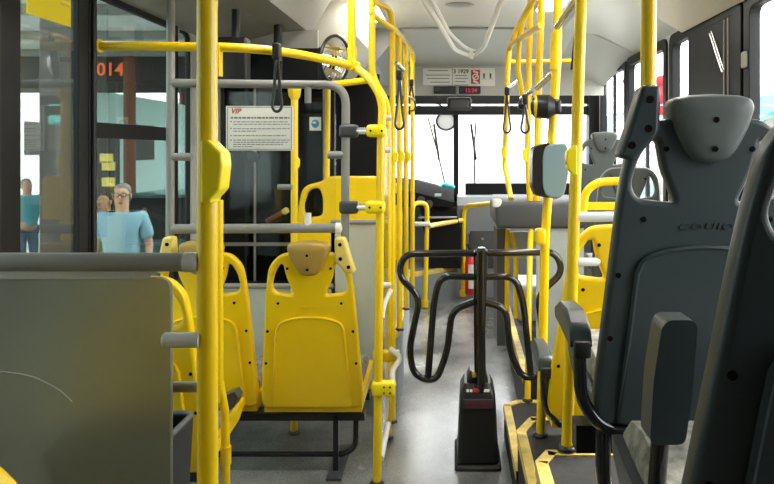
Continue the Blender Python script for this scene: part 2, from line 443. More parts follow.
# left front wheel-box and driver's plinth
platform(17, [(XL,3.56),(-.37,3.56),(-.315,3.72),(-.31,3.95),(-.38,5.6),(XL,5.6)], 0, .40,
         [((XL,3.56),(-.37,3.56)), ((-.37,3.56),(-.315,3.72)), ((-.315,3.72),(-.31,3.95)), ((-.31,3.95),(-.38,5.6))], 'dash')
platform(18, [(XL,6.0),(-.36,6.0),(.02,6.35),(.02,6.58),(XL,6.58)], 0, .30, [((-.36,6.0),(.02,6.35)), ((XL,6.0),(-.36,6.0))], 'dash')

# driver's partition: black frame with tinted glass, solid lower panel
pt = bpy.data.objects.new('wall_cab', None); COL.objects.link(pt); pt['kind'] = 'structure'; pt.location = (-1.03, 3.9, 0); pt['_w'] = [-1.03, 3.9, 0]
me = fill2d([[(XL,.60),(-.70,.60),(-.70,1.99),(XL,1.99)], [(XL+.02,.64),(-.725,.64),(-.725,1.80),(XL+.02,1.80)]], .03)
MB().mesh(me, lambda p: Vector((p.x, 3.9 + p.z, p.y))).build('partition_frame', M['frame'], pt, smooth=False)
MB().box((XL+.01, 3.898, .63), (-.715, 3.902, 1.81)).build('tinted_pane', M['tint'], pt, smooth=False)
MB().cyl((XL, 3.885, .61), (-.70, 3.885, .61), .016).build('tube_rail', M['greytube'], pt)
MB().box((XL, 3.87, .40), (-.70, 3.885, .60)).build('lower_panel', M['frost2'], pt, smooth=False)
for xx in (-1.16, -.76): MB().box((xx-.006, 3.88, .64), (xx+.006, 3.89, 1.8)).build('glazing_bar', M['greytube'], pt, smooth=False)
MB().box((XL, 3.876, .845), (-.72, 3.884, .865)).build('slide_rail', M['greytube'], pt, smooth=False)
MB().cyl((-1.17, 3.87, 1.36), (-1.17, 3.885, 1.36), .032).build('speech_grille', M['rubber'], pt)
MB().tube([at(267, 221, 3.84), at(285, 211, 3.80)], .014).build('slide_handle', M['brown'], pt)
MB().cyl(at(284, 212, 3.80), at(287, 210, 3.79), .018).build('handle_tip', M['ypale'], pt)
MB().box((XL, 3.905, 1.99), (-.80, 3.93, 2.10)).build('header_panel', M['lightgrey'], pt, smooth=False)
# black sheet added so the cab looks dark behind the tinted pane
struct(MB().box((XL+.01, 5.30, .4), (-.60, 5.34, 2.0)).build('cab_dark_sheet', M['dashblack'], smooth=False))

# ================================================================== YELLOW POLES
POLES = 'yellow grab poles'
R = .0175
def stop_box(parent, c, s, side=1, red=True):
    """angular housing on a pole; c = centre on the pole axis, s = scale, side = +1 button faces +x"""
    c = Vector(c)
    out = round2d([(-.004,-.10),(.030,-.10),(.030,-.088),(.058,-.058),(.066,.02),(.062,.06),(.045,.075),(.022,.10),(-.004,.10)], .007, 3)
    me = fill2d([out], .095, .008, 2)
    MB().mesh(me, lambda p: c + Vector((p.x*side*s, p.z*s - .012*s, p.y*s))).build('stop_box', M['ybutton'], parent)
    if red: MB().rbox(c + Vector((.056*side-.010, -.03, -.03))*s, c + Vector((.056*side+.005, .03, .03))*s, .006*s).build('stop_button', M['redpaint'], parent)

def pole(name, label, pts, r=R, base=True, cat='grab pole', group=None, fil=.0, parts=None, m='yellow'):
    b = Vector(pts[-1])
    t = thing(name, label, cat, b, group)
    P = fillet(pts, fil, 8) if fil else pts
    MB().tube(P, r, 14).build('tube', M[m], t)
    if base: MB().tube([b, b+Vector((0,0,.005)), b+Vector((0,0,.010)), b+Vector((0,0,.013))], [r*1.7, r*1.7, r*1.5, r*1.05], 16).build('floor_flange', M['black'] if base is True else M[base], t)
    return t

# near-left pole with the big stop box
p = pole('grab_pole', 'thick nearest yellow pole with large stop button box, left foreground', [(-.445,1.2,2.352),(-.442,1.2,0)], .0182)
stop_box(p, (-.444+.002, 1.2, 1.4-(171-150)*1.2/F), .55, 1)
# slimmer post just behind it that carries the left seat
p = pole('grab_pole', 'slim yellow seat post just behind the thick left foreground pole', [at(219,200,2.45), at(219,330,2.45), at(219,380,2.45), at(225,412,2.45), at(226,484,2.45), (at(226,484,2.45).x,2.45,0)], .0155)
for py in (392, 455): MB().cyl(at(219 if py < 400 else 226, py-9, 2.45), at(219 if py < 400 else 226, py+9, 2.45), .019).build('sleeve', M['yellow'], p)

# overhead bar crossing from the left wall, its joint and the two bent poles
p = thing('overhead_bar', 'horizontal yellow bar from the left door post to the pole joint', 'grab bar', at(250,48,2.44))
MB().tube(fillet([(XL+.008, 2.54, 1.795), at(245,47.5,2.54), at(300,54,2.74), at(353,66,2.92)], .35, 8), R, 14).build('tube', M['yellow'], p)
MB().cyl((XL+.010, 2.54, 1.795), (XL+.016, 2.54, 1.795), .026).build('wall_flange', M['yellow'], p)
MB().box((at(217,46,2.54).x, 2.52, 1.68), (at(221,46,2.54).x, 2.56, 1.80)).build('hook_plate', M['yellow'], p)
MB().cyl(at(350,65.5,2.90), at(357,67,2.94), .0225).build('end_collar', M['yellow'], p)
p = pole('hanger_pole', 'short yellow pole from ceiling down to the overhead bar joint', [(at(351,0,2.95).x,2.95,2.352), at(352,64,2.95)], R, False)
MB().cyl(at(352,48,2.95), at(352,66,2.95), .0225).build('collar', M['yellow'], p)
pA = pole('grab_pole', 'yellow pole with clamps that bends up beside the front yellow seat', [at(354,67,2.93), at(369,77,2.86), at(383,100,2.82), at(381,140,2.81), (at(377,484,2.81).x,2.81,0)], R*1.02, 'black', fil=.06)
for py in (131, 207):
    a = at(381 if py < 150 else 380, py, 2.81)
    MB().rbox(a + Vector((-.060,-.028,-.026)), a + Vector((.022,.024,.026)), .014).build('yellow_clamp', M['ybutton'], pA)
    for dx in (-.040, .006): MB().cyl(a+Vector((dx,-.031,0)), a+Vector((dx,-.026,0)), .0045).build('screw', M['screw'], pA)
a = at(377.5, 388, 2.81)
MB().rbox(a+Vector((-.024,-.026,-.032)), a+Vector((.075,.022,.032)), .016).build('lower_clamp', M['ybutton'], pA)
for dx, dz in ((.03,.012),(.03,-.012),(.055,.012),(.055,-.012)): MB().cyl(a+Vector((dx,-.029,dz)), a+Vector((dx,-.024,dz)), .004).build('screw', M['screw'], pA)
pB = pole('grab_pole', 'second bent yellow pole, just behind the clamped pole by the aisle', [(at(372,0,3.23).x,3.23,2.352), at(372,76,3.23), at(388,104,3.23), at(388,438,3.23)], .0165, True, fil=.06)
pB.location = pB.location
p = thing('cross_bar', 'yellow bar running left behind the round mirror', 'grab bar', at(352,83,3.3))
MB().cyl(at(318,86,3.3), at(370,80,3.25), .0165).build('tube', M['yellow'], p)
# far-left poles that bend into the overhead rail
fl = [('third yellow aisle pole from the clamped one, left row', 392.5, 11, 3.45, 0), ('fourth yellow aisle pole, left row, by the black loop strap', 399.5, 33, 3.72, .40),
      ('fifth yellow aisle pole, left row, with stop button', 406, 40, 4.2, .40), ('farthest yellow aisle pole of the left row by the windshield edge', 412.5, 50, 4.83, .40)]
for i, (lab, px, py, Y, zb) in enumerate(fl):
    top = at(px, py, Y)
    pts = [at(372,1.5,3.23) if i == 0 else at(px-8, py-6, Y-.25), top + Vector((-.01,-.06,.0)), top + Vector((0,0,-.06)), (top.x, Y, zb)]
    p = pole('grab_pole', lab, pts, .0155, True, fil=.05)
    if i in (0, 1, 2): stop_box(p, at(px+1, 157, Y), .36, 1, False)
p = thing('overhead_rail', 'yellow overhead handrail along the left of the aisle', 'handrail', at(397,32,3.5))
MB().tube(fillet([at(370,12,3.22), at(376,17.5,3.25), at(397,32,3.5), at(407,44,4.3), at(413.5,54,4.9), at(413.5,62,5.2)], .1), .0155).build('tube', M['yellow'], p)

# right row
p = pole('grab_pole', 'yellow pole standing on the step edge beside the grey seats', [(at(583,-4,2.02).x,2.02,2.352), at(581,0,2.0), at(567,449,2.0)], R, True)
stop_box(p, at(575,160,2.0), .44, -1)
p = pole('grab_pole', 'yellow pole running into the bracket of the big grey seat', [(at(651,0,1.5).x,1.5,2.352), (at(648,92,1.5).x,1.5,at(648,92,1.5).z)], R, False)
pR5 = pole('grab_pole', 'yellow pole holding the card reader, right of the aisle', [(at(559,0,2.55).x,2.55,2.352), at(557,60,2.55), at(545,240,2.55), (at(540,433,2.6).x,2.58,.30)], .0175, True)
MB().cyl(at(556.5,33,2.55), at(555,70,2.55), .0215).build('collar', M['yellow'], pR5)
MB().rbox(at(540,236,2.545)-Vector((.02,.03,.03)), at(540,236,2.545)+Vector((.02,.02,.03)), .012).build('clamp', M['yellow'], pR5)
p = pole('grab_pole', 'yellow pole just behind the one with the card reader', [(at(542,0,3.7).x,3.7,2.352), at(538,110,3.7), at(537,201,3.7)], .0195, False)
p = pole('grab_pole', 'yellow pole with stop button landing on the desk beside the card reader', [(at(531,0,3.7).x,3.7,2.352), at(529,60,3.7), at(527.5,150,3.7), at(530,201,3.7)], .0170, False)
stop_box(p, at(527,155,3.7), .40, -1, False)
p = pole('grab_pole', 'yellow post under the desk ending on the lowest step edge', [at(531,231,3.62), at(530,250,3.5), at(527.5,401,3.33)], .0155, True)
p = pole('drop_tube', 'short kinked yellow tube behind the aisle straps', [at(533,2,3.36), at(523,20,3.45), at(519,40,3.5), at(518,70,3.5), at(523,98,3.6)], .014, False)
p = pole('grab_pole', 'slanted yellow pole foot landing on the grey collector desk', [at(546,-24,3.0), at(531,3,3.35), at(517,29,3.8), at(509,50,4.0), at(507.5,75,4.0), at(504.5,165,4.0), at(511,199,3.78)], .0155, False)
stop_box(p, at(505,152,4.0), .36, -1, False)
p = thing('overhead_rail', 'yellow overhead handrail along the right of the aisle', 'handrail', at(525,36,3.2))
MB().tube(fillet([at(541,25,2.98), at(525,36,3.3), at(509.5,45,4.0), at(509,62,4.3)], .08), .0155).build('tube', M['yellow'], p)
p = thing('cross_bar', 'thin yellow crossbar from the right aisle poles to the wall', 'grab bar', at(545,62,4.1))
MB().tube(fillet([at(508,62,4.05), at(581,61,4.15), (at(581,61,4.15).x,4.15,2.345)], .05), .013).build('tube', M['yellow'], p)

# loop rail and flat bar behind the yellow right seat
p = thing('arched_rail', 'yellow arched rail with flat bar behind the right stub tubes', 'handrail', at(600,205,2.75))
MB().tube(fillet([at(583,212,2.75), at(585,192,2.75), at(597,182,2.75), at(623,181,2.75)], .08), .017).build('tube', M['yellow'], p)
MB().box(at(583,210,2.75), at(623,202,2.77)).build('flat_bar', M['yellow'], p, smooth=False)

# small posts under the desk
for lab, px0, px1, y0, y1, Y in (('left one of the two short yellow posts under the collector desk', 508, 507, 229, 330, 3.9), ('right one of the two short yellow posts under the collector desk', 511, 516, 232, 318, 3.85)):
    p = pole('desk_post', lab, [at(px0,y0,Y), at(px1,y0+20,Y), at(px1,y1,Y)], .014, False, cat='post')

# yellow post in the left window frame
pC = pole('grab_pole', 'yellow post behind the notice board, standing on the floor', [at(294.5,88,3.31), at(294,433,3.31)], .0175, 'darkgrey')
MB().tube([at(294.5,86,3.31), at(294.5,96,3.31), at(294.5,100,3.31)], [.036,.030,.018], 6).build('top_bracket', M['yellow'], pC)
stop_box(pC, at(295.5,163,3.31), .32, 1, False)
p = pole('grab_pole', 'thin yellow pole in front of the rear yellow seat back', [at(328,70,3.82), at(326.5,217,3.82)], .016, False)

# cab rails at the front
p = thing('cab_rail', 'left yellow hoop rail beside the dashboard', 'handrail', at(425,307,5.95))
MB().tube(fillet([at(412,216,5.7), at(413,203,5.8), at(427,203,5.9), at(427,225,5.95), at(425,307,5.95)], .07), .020).build('tube', M['yellow'], p)
MB().cyl(at(425,300,5.95), at(425,307,5.95), .03).build('floor_flange', M['yellow'], p)
for x0, y0, x1, y1 in ((414,224,430,224),): MB().cyl(at(x0,y0,5.92), at(x1,y1,5.92), .02).build('clamp', M['whitetube'], p)
p = thing('cab_gate', 'slanted yellow bar between the two front hoop rails', 'gate bar', at(445,224,6.1))
MB().cyl(at(429,226,5.93), at(462,220,6.3), .022).build('tube', M['ypale'], p)
p = thing('cab_rail', 'right yellow hoop rail beside the red fire extinguisher', 'handrail', at(463,297,6.3))
MB().tube(fillet([at(497,203,5.9), at(464,206,6.3), at(463,296,6.3)], .10), .020).build('tube', M['yellow'], p)
MB().cyl(at(463,290,6.3), at(463,296,6.3), .03).build('floor_flange', M['yellow'], p)

# ================================================================== LEFT GREY FRAME
Y0 = 2.86
gf = thing('grey_tube_frame', 'grey tubular frame with clear pane above the yellow seats', 'screen frame', at(258,228,Y0))
MB().tube([(at(171,0,Y0).x,Y0,2.1), at(170,237,Y0)], .0175).build('upright', M['greytube'], gf)
MB().tube(fillet([at(171,83,Y0), at(346,85,Y0), at(345,242,Y0)], .09, 10), .0180).build('bent_upright', M['greytube'], gf)
MB().cyl(at(172,229,Y0), at(341,228,Y0), .0205).build('crossbar', M['greytube'], gf)
MB().tube([at(336,228,Y0-.003), at(341,228,Y0-.003), at(343,228,Y0-.003)], [.023,.023,.012]).build('end_cap', M['whitetube'], gf)
MB().cyl(at(308,227,Y0), at(308,213,Y0), .0145).build('stub', M['whitetube'], gf)
MB().cyl(at(308,87,Y0), at(308,103,Y0), .0145).build('stub', M['greytube'], gf)
for x0, x1, yy in ((172,192,157),(328,345,155),(172,192,84),(278,292,187)): MB().cyl(at(x0,yy,Y0), at(x1,yy,Y0), .0165 if yy != 187 else .012).build('stub', M['greytube'], gf)
for yy in (131, 207):
    a = at(345, yy, Y0)
    MB().rbox(a+Vector((-.023,-.028,-.028)), a+Vector((.058,.02,.028)), .014).build('grey_clamp', M['darkgrey'], gf)
    MB().cyl(a+Vector((.055,-.01,0)), at(370,yy,2.81), .014).build('clamp_pin', M['steel'], gf)
MB().box(at(199,222,Y0-.004), at(336,92,Y0+.004)).build('pane', M['pane'], gf, smooth=False)

# notice on the pane
nb = thing('notice_board', 'white printed notice with red VIP letters behind the hanging loop', 'notice', at(258,150,Y0-.02))
A_, B_ = at(226,150.5,Y0-.012), at(293,106,Y0-.012)
MB().box((A_.x, Y0-.012, A_.z), (B_.x, Y0-.006, B_.z)).build('sheet', M['white'], nb, smooth=False)
w = B_.x-A_.x; h = B_.z-A_.z; cx = (A_.x+B_.x)/2; yy = Y0-.0125
def on(me, x, z, y): return MB().mesh(me, lambda p: Vector((x+p.x, y-p.z, z+p.y)))
on(text('VIP', h*.155, .001, 'LEFT', .3, .001, 1.05), A_.x+w*.07, A_.z+h*.88, yy).build('red_letters', M['red'], nb, smooth=False)
mb = MB()
mb.box((A_.x+w*.02, yy-.0005, A_.z+h*.03), (A_.x+w*.03, yy, A_.z+h*.97)); mb.box((A_.x+w*.97, yy-.0005, A_.z+h*.03), (A_.x+w*.98, yy, A_.z+h*.97))
mb.box((A_.x+w*.02, yy-.0005, A_.z+h*.02), (A_.x+w*.98, yy, A_.z+h*.035)); mb.box((A_.x+w*.02, yy-.0005, A_.z+h*.965), (A_.x+w*.98, yy, A_.z+h*.98))
mb.build('border', M['printgrey'], nb, smooth=False)
mb = MB(); rnd = random.Random(3)
def fakeline(x0, x1, z, hh):
    x = x0
    while x < x1:
        l = rnd.uniform(.010, .026)*.8
        mb.box((x, yy-.0005, z-hh), (min(x+l, x1), yy, z+hh)); x += l + .0035
fakeline(A_.x+w*.07, A_.x+w*.95, A_.z+h*.735, h*.020)
for z, e in ((.645,.92),(.59,.95),(.49,.95),(.435,.45),(.335,.9),(.235,.95),(.185,.92),(.135,.85),(.085,.4)): fakeline(A_.x+w*.11, A_.x+w*e, A_.z+h*z, h*.009)
for z in (.65,.495,.335,.235): mb.ball((A_.x+w*.075, yy, A_.z+h*z), h*.018, .0006, h*.018, 8, 6)
mb.build('printed_text', M['printgrey'], nb, smooth=False)
# small square sticker on the cab glass
st = thing('round_bird_sticker', 'small white square sticker with blue round emblem on the cab glass', 'sticker', at(315,131,3.86))
A2, B2 = at(309.5,130.5,3.86), at(321,117,3.86)
MB().box((A2.x, 3.86, A2.z), (B2.x, 3.866, B2.z)).build('sheet', M['white'], st, smooth=False)
c2 = (A2+B2)/2; MB().ball((c2.x, 3.86, c2.z), .022, .002, .024).build('blue_emblem', M['blue'], st)
MB().ball((c2.x-.005, 3.8585, c2.z+.006), .012, .0016, .006).build('pale_emblem', M['white'], st)

# hanging black strap loop and the black rods above it
def strap(label, top, loopw, length, rail_r=.019, group='black hand straps', sleeve=None, name='hand_strap', thick=.006):
    top = Vector(top)
    t = thing(name, label, 'hand strap', top)
    b = top - Vector((0,0,length))
    MB().rbox(top+Vector((-.014,-rail_r-.006,-rail_r-.02)), top+Vector((.014,rail_r+.006,rail_r+.006)), .006).build('sleeve', M['black'], t)
    pts = [top+Vector((0,-rail_r*.6,-rail_r)), top*.35+b*.65+Vector((-loopw*.6,0,0)), b+Vector((-loopw,0,loopw*1.1)), b+Vector((-loopw*.7,0,.004)), b+Vector((0,0,-.004)), b+Vector((loopw*.7,0,.004)), b+Vector((loopw,0,loopw*1.1)), top*.35+b*.65+Vector((loopw*.6,0,0)), top+Vector((0,rail_r*.6,-rail_r))]
    MB().tube(fillet(pts, .03), thick, 8, sx=1.3).build('loop', M['black'], t)
    if sleeve: MB().cyl(sleeve[0], sleeve[1], .011).build('pale_grip', M['steel'], t)
    return t
strap('black loop strap hanging in front of the white notice', at(277,50,2.58), .019, .235)
p = thing('door_rod', 'black rod dropping from the roof duct behind the black loop strap', 'rod', at(278,84,3.7))
MB().cyl((at(278,40,3.7).x,3.7,2.095), at(278,84,3.7), .024).build('rod', M['black'], p)
p = thing('door_actuator', 'black door actuator hanging under the left roof duct', 'actuator', at(236,40,3.0))
a = at(236, 40, 3.2); MB().cyl((a.x,3.2,2.07), a, .020).build('piston', M['black'], p)
b_ = at(234,78,3.2); MB().rbox(b_+Vector((-.085,-.04,-.02)), b_+Vector((.07,.04,.19)), .01).build('housing', M['black'], p)

# ================================================================== MIRROR
mr = thing('round_mirror', 'round convex mirror with black rim above the overhead bar', 'mirror', at(335,60,3.5))
c = at(335, 59.5, 3.5); Rm = Euler((math.radians(6), 0, math.radians(64))).to_matrix()
rr = .122
pts = [c + Rm @ Vector((rr*math.cos(2*PI*k/40), 0, rr*math.sin(2*PI*k/40))) for k in range(40)]
MB().tube(pts, .009, 8, closed=True).build('rim', M['black'], mr)
mb = MB(); rings = []
for j in range(9):
    q_ = rr*(1-j/8.0001); rings.append([c + Rm @ Vector((q_*math.cos(2*PI*k/40), -.035*(1-(q_/rr)**2), q_*math.sin(2*PI*k/40))) for k in range(40)])
mb.loft(rings); mb.build('convex_glass', M['mirror'], mr)
a = at(323,84,3.55); MB().tube(fillet([c + Rm @ Vector((0,.03,0)), at(322,60,3.58), a], .02), .012, 8).rbox(at(322,70,3.56)-Vector((.02,.02,.10)), at(322,70,3.56)+Vector((.02,.02,.12)), .01).build('bracket', M['black'], mr)

# ================================================================== SEATS
def seat(name, label, x, y, z, shell, head, flare=.13, sx=1.0, pan=True, bracket=0, brm=None, logo=None, arm=False, group=None, headrest=True, leg=None, tilt=6.0, plen=1.0, armdx=0.0):
    t = thing(name, label, 'seat', (x, y, z), group)
    tl = math.tan(math.radians(tilt))
    def fn(p, dy=0):
        X = p[0]*sx*(1 + flare*(1-p[1]/.7)); return Vector((x + X, y + dy - p[1]*tl - .035*(max(p[1]-.0,0)-.30)**2*0, z + p[1]))
    cv = lambda d: (lambda p: fn(p, p.z - d + .10*(p.x/.2)**2*.25))
    outer = round2d([(-.188,.0),(.188,.0),(.196,.06),(.188,.30),(.180,.52),(.168,.622),(.120,.674),(.060,.678),(-.060,.678),(-.120,.674),(-.168,.622),(-.180,.52),(-.188,.30),(-.196,.06)],
                    [.05,.05,.03,.1,.08,.05,.05,.02,.02,.05,.05,.08,.1,.03], 5)
    hole = [(.108,.630),(.124,.628),(.146,.590),(.157,.535),(.142,.506),(.062,.496),(.094,.570)]
    h1 = round2d(hole, .016, 4); h2 = [(-a, b) for a, b in h1]
    me = fill2d([outer, h1, h2], .042, .011, 3)
    # subdivide for the gentle cup of the shell
    bm = bmesh.new(); bm.from_mesh(me); bmesh.ops.triangulate(bm, faces=[f for f in bm.faces if len(f.verts) > 4]); bm.to_mesh(me); bm.free()
    MB().mesh(me, lambda p: fn((p.x, p.y), p.z)).build('backrest', M[shell], t)
    # raised lower panel with an arched top
    arch = [(-.152,.006),(.152,.006),(.134,.352)] + [(.127*math.cos(a), .362+.040*math.sin(a)) for a in [PI*k/12 for k in range(1,12)]] + [(-.134,.352)]
    mg = fill2d([round2d(arch, .012, 3)], .012, .005, 2)
    MB().mesh(mg, lambda p: fn((p.x, p.y), p.z*1.0 - .0225)).build('back_panel', M[shell], t)
    edge = [fn(q_, -.0275) for q_ in [(-.150,.05),(-.141,.20),(-.134,.345)] + [(-.127*math.cos(a), .362+.040*math.sin(a)) for a in [PI*k/16 for k in range(1,16)]] + [(.134,.345),(.141,.20),(.150,.05)]]
    MB().tube(edge, [.0008]+[.0058]*(len(edge)-2)+[.0008], 6).build('panel_ridge', M[shell], t)
    for sxx, szz in ((-.128,.462),(.128,.462),(-.090,.612),(.090,.612),(-.176,.20),(.176,.20),(-.170,.34),(.170,.34)):
        a = fn((sxx, szz), -.0215); MB().tube([a+Vector((0,-.0015,0)), a+Vector((0,.004,0))], .0062, 10).build('screw', M['screw'], t)
    if headrest:
        mb = MB(); rings = []
        hw_ = 1.13
        prof = [(-.079,.700),(-.074,.716),(-.055,.724),(0,.727),(.055,.724),(.074,.716),(.079,.700),(.068,.655),(.046,.608),(.028,.586),(0,.580),(-.028,.586),(-.046,.608),(-.068,.655)]
        prof = [(a_*hw_, b_) for a_, b_ in prof]
        prof = round2d(prof, .012, 3); cc = (0, .665)
        for s_, dy in ((1.0,.022),(1.0,-.022),(.97,-.036),(.90,-.045),(.78,-.050),(.4,-.053)):
            rings.append([fn((cc[0]+(a-cc[0])*s_, cc[1]+(b-cc[1])*s_), dy) for a, b in prof])
        mb.loft(rings); ho = mb.build('headrest', M[head], t)
        for szz in (.672, .612):
            a = fn((0, szz), -.052); MB().tube([a+Vector((0,-.003,0)), a+Vector((0,.006,0))], .0062, 10).build('screw', M['screw'], ho)
    if logo:
        lm = text(logo, .026, .004, 'CENTER', .15, .0006, 1.15)
        MB().mesh(lm, lambda p: fn((p.x*1.2, .446+p.y*.75), -.0215-p.z)).build('embossed_logo', M[shell], t, smooth=False)
    if bracket:
        s = bracket
        out = round2d([(s*.112,.745),(s*.154,.745),(s*.174,.66),(s*.192,.595),(s*.158,.588),(s*.108,.645)], .012, 3)
        mgb = fill2d([out], .058, .010, 2)
        bo = MB().mesh(mgb, lambda p: fn((p.x, p.y), p.z-.004)).build('pole_bracket', M[brm or shell], t)
        for q_ in ((s*.135,.715),(s*.134,.655),(s*.166,.62)):
            a = fn(q_, -.033); MB().cyl(a+Vector((0,-.002,0)), a+Vector((0,.004,0)), .008, 12).build('screw', M['screw'], bo)
    if pan:
        w = .195*sx*(1+flare*.6)
        pr = [(.00,-.055),(.34,-.02),(.40,.02),(.40,.045),(.34,.035),(.10,.005),(.0,.02)]
        MB().loft([[(x+xx, y+a*plen, z+.03+b) for a, b in pr] for xx in (-w, -w*.9, w*.9, w)]).build('seat_pan', M[shell], t)
        cu = [(.04,.015),(.34,.037),(.395,.048),(.39,.075),(.32,.085),(.12,.055),(.04,.05)]
        MB().loft([[(x+xx, y+a*plen, z+.03+b*k) for a, b in cu] for xx, k in ((-w*.92,.7),(-w*.86,1),(w*.86,1),(w*.92,.7))]).build('cushion', M['fabric'], t)
        MB().rbox((x-w*.8, y+.04, z-.028), (x+w*.8, y+.34*plen, z+.0), .012).build('pan_frame', M['black'], t)
    if arm:
        ax = x - .205*sx*(1+flare) - .012 + armdx
        zz = z + .155
        MB().tube(fillet([(x-.05,y-.012,z-.015),(ax+.055,y-.012,z-.015),(ax,y-.010,z+.05),(ax-.004,y-.012,zz+.03)], .06), .0150, 12).build('arm_tube', M['blackgloss'], t)
        out = [(-.02,-.005),(.0,.042),(.06,.066),(.17,.060),(.225,.036),(.215,.010),(.15,.010),(.05,.0)]
        rings = [[(ax+xx, y+a, zz+.01+.04*0+b*kk+.01) for a, b in round2d(out, .015, 3)] for xx, kk in ((-.024,.85),(-.018,1),(.018,1),(.024,.85))]
        MB().loft(rings).build('armrest', M['charcoal'], t)
        MB().rbox((ax-.019,y-.032,zz-.004),(ax+.019,y-.012,zz+.034),.006).build('hinge', M['black'], t)
    return t

# left yellow seats
seat('passenger_seat', 'yellow seat with tan headrest beside the clamped pole, bracket on right', -.614, 2.90, .29, 'yplastic', 'tan', bracket=1, brm='ypale', logo='Marcopolo' if False else 'mmm', arm=False)
seat('passenger_seat', 'yellow seat mostly hidden behind the thick foreground pole', -1.07, 2.91, .29, 'yplastic', 'tan', bracket=-1, brm='ypale')
cs = seat('passenger_seat', 'yellow seat half hidden behind the frosted panel', -1.09, 2.36, .29, 'yplastic', 'tan', headrest=False, plen=1.1)
MB().loft([[(at(px,0,2.62).x, yy, at(0,py,2.62).z) for px, py in ((216,402),(222,396),(236,390),(240,396),(236,405),(218,418))] for yy in (2.60, 2.66)]).build('side_wing', M['darkgrey'], cs)
seat('passenger_seat', 'yellow seat corner at the very bottom left of the picture', -.685, .86, .365, 'yplastic', 'tan', plen=.68)
f3 = thing('seat_stand', 'black stand under the yellow seat at the bottom left corner', 'seat stand', (-.685, 1.0, 0))
MB().box((-.83,.95,.295),(-.54,1.05,.335)).build('beam', M['black'], f3, smooth=False)
MB().box((-.715,.97,0),(-.655,1.03,.30)).build('leg', M['black'], f3, smooth=False)
fr = thing('seat_stand', 'black steel stand with floor plate under the front yellow seat pair', 'seat stand', (-.55, 2.95, 0))
MB().box((XL+.02, 2.90, .228), (-.392, 2.97, .260)).build('beam', M['black'], fr, smooth=False)
MB().box((XL+.02, 3.14, .228), (-.40, 3.18, .260)).build('beam', M['black'], fr, smooth=False)
a = at(336, 478, 2.87)
MB().box((a.x-.018, 2.90, .01), (a.x+.004, 2.94, .25)).build('leg', M['black'], fr, smooth=False)
MB().tube(fillet([(a.x+.075,2.95,.25),(a.x+.075,2.93,.10),(a.x+.03,2.92,.075),(XL+.02,2.92,.075)], .05), .012).build('rung', M['blackgloss'], fr)
MB().box((a.x-.035, 2.83, 0), (a.x+.03, 3.16, .012)).build('floor_plate', M['darkgrey'], fr, smooth=False)
fr2 = thing('seat_stand', 'black wall-fixed stand under the half hidden yellow seat', 'seat stand', (-1.25, 2.5, 0))
MB().box((XL+.01, 2.44, .19), (-.93, 2.50, .260)).build('beam', M['black'], fr2, smooth=False)
MB().box((-1.09, 2.45, 0), (-1.06, 2.49, .17)).build('leg', M['black'], fr2, smooth=False)
# right yellow seat and grey seats
seat('passenger_seat', 'yellow seat with black armrest ahead of the big grey seat', .568, 2.29, .475, 'yplastic', 'tan', flare=.36, arm=True, headrest=False, armdx=.03)
seat('passenger_seat', 'large charcoal seat back facing away, fixed to the yellow pole', .537, 1.50, .79, 'charcoal', 'charcoal2', flare=.22, sx=.98, bracket=-1, logo='COUIO', arm=True)
ns = seat('passenger_seat', 'darkest near seat cut off by the right edge', .540, .86, .79, 'charcoal', 'charcoal2', flare=.43, sx=1.0)
seat('passenger_seat', 'small far grey seat by the front right window', 1.04, 4.75, .80, 'charcoal2', 'charcoal2', flare=.06, sx=1.0)
seat('passenger_seat', 'grey seat facing the far grey one, low behind the arched rail', 1.02, 4.0, .62, 'charcoal2', 'charcoal2', flare=.06, headrest=False)
# folded-up armrest of the near seat
fa = ns
o = [(-.020,0),(-.014,.10),(-.002,.178),(.008,.190),(.046,.190),(.053,.180),(.045,.08),(.034,0)]
ax = at(663,445,1.0)
MB().loft([[(ax.x+a*.98, 1.0+dy, ax.z+b*.98) for a, b in round2d(o, .012, 3)] for dy in (-.0,.006,.045,.052)]).build('armrest', M['charcoal'], fa)
MB().tube([(ax.x+.006,1.03,ax.z+.01),(ax.x-.004,1.03,ax.z-.12),(ax.x-.004,1.03,.5)], .014).build('arm_post', M['blackgloss'], fa)
# leg and stands of the grey seats
def grey_stand(label, x, y, z, floor):
    g = thing('seat_stand', label, 'seat stand', (x, y, floor))
    MB().tube(fillet([(x,y,z),(x,y,floor+.14),(x+.03,y+.02,floor+.03),(x+.14,y+.08,floor+.03)], .06), .018).build('leg', M['blackgloss'], g)
    MB().box((x+.05,y+.0,floor),(x+.30,y+.16,floor+.014)).build('floor_plate', M['steel'], g, smooth=False)
    MB().box((x-.05,y+.06,z-.10),(x+.30,y+.12,z-.034)).build('beam', M['black'], g, smooth=False)
grey_stand('black bent leg under the large charcoal seat', at(603,430,1.53).x, 1.53, .78, .50)
grey_stand('black bent leg under the darkest near seat', .45, .95, .78, .50)
grey_stand('black bent leg under the right yellow seat', .48, 2.33, .43, .30)
for lab, x, y, zt, zb in (('slim pedestal under the small far grey seat', 1.04, 4.95, .76, .26), ('slim pedestal under the low rear-facing grey seat', 1.02, 4.2, .58, .26)):
    g = thing('seat_pedestal', lab, 'seat stand', (x, y, zb)); MB().tube([(x,y,zb),(x,y,zb+.02),(x,y,zb+.03),(x,y,zt)], [.09,.09,.035,.035], 16).build('column', M['black'], g)

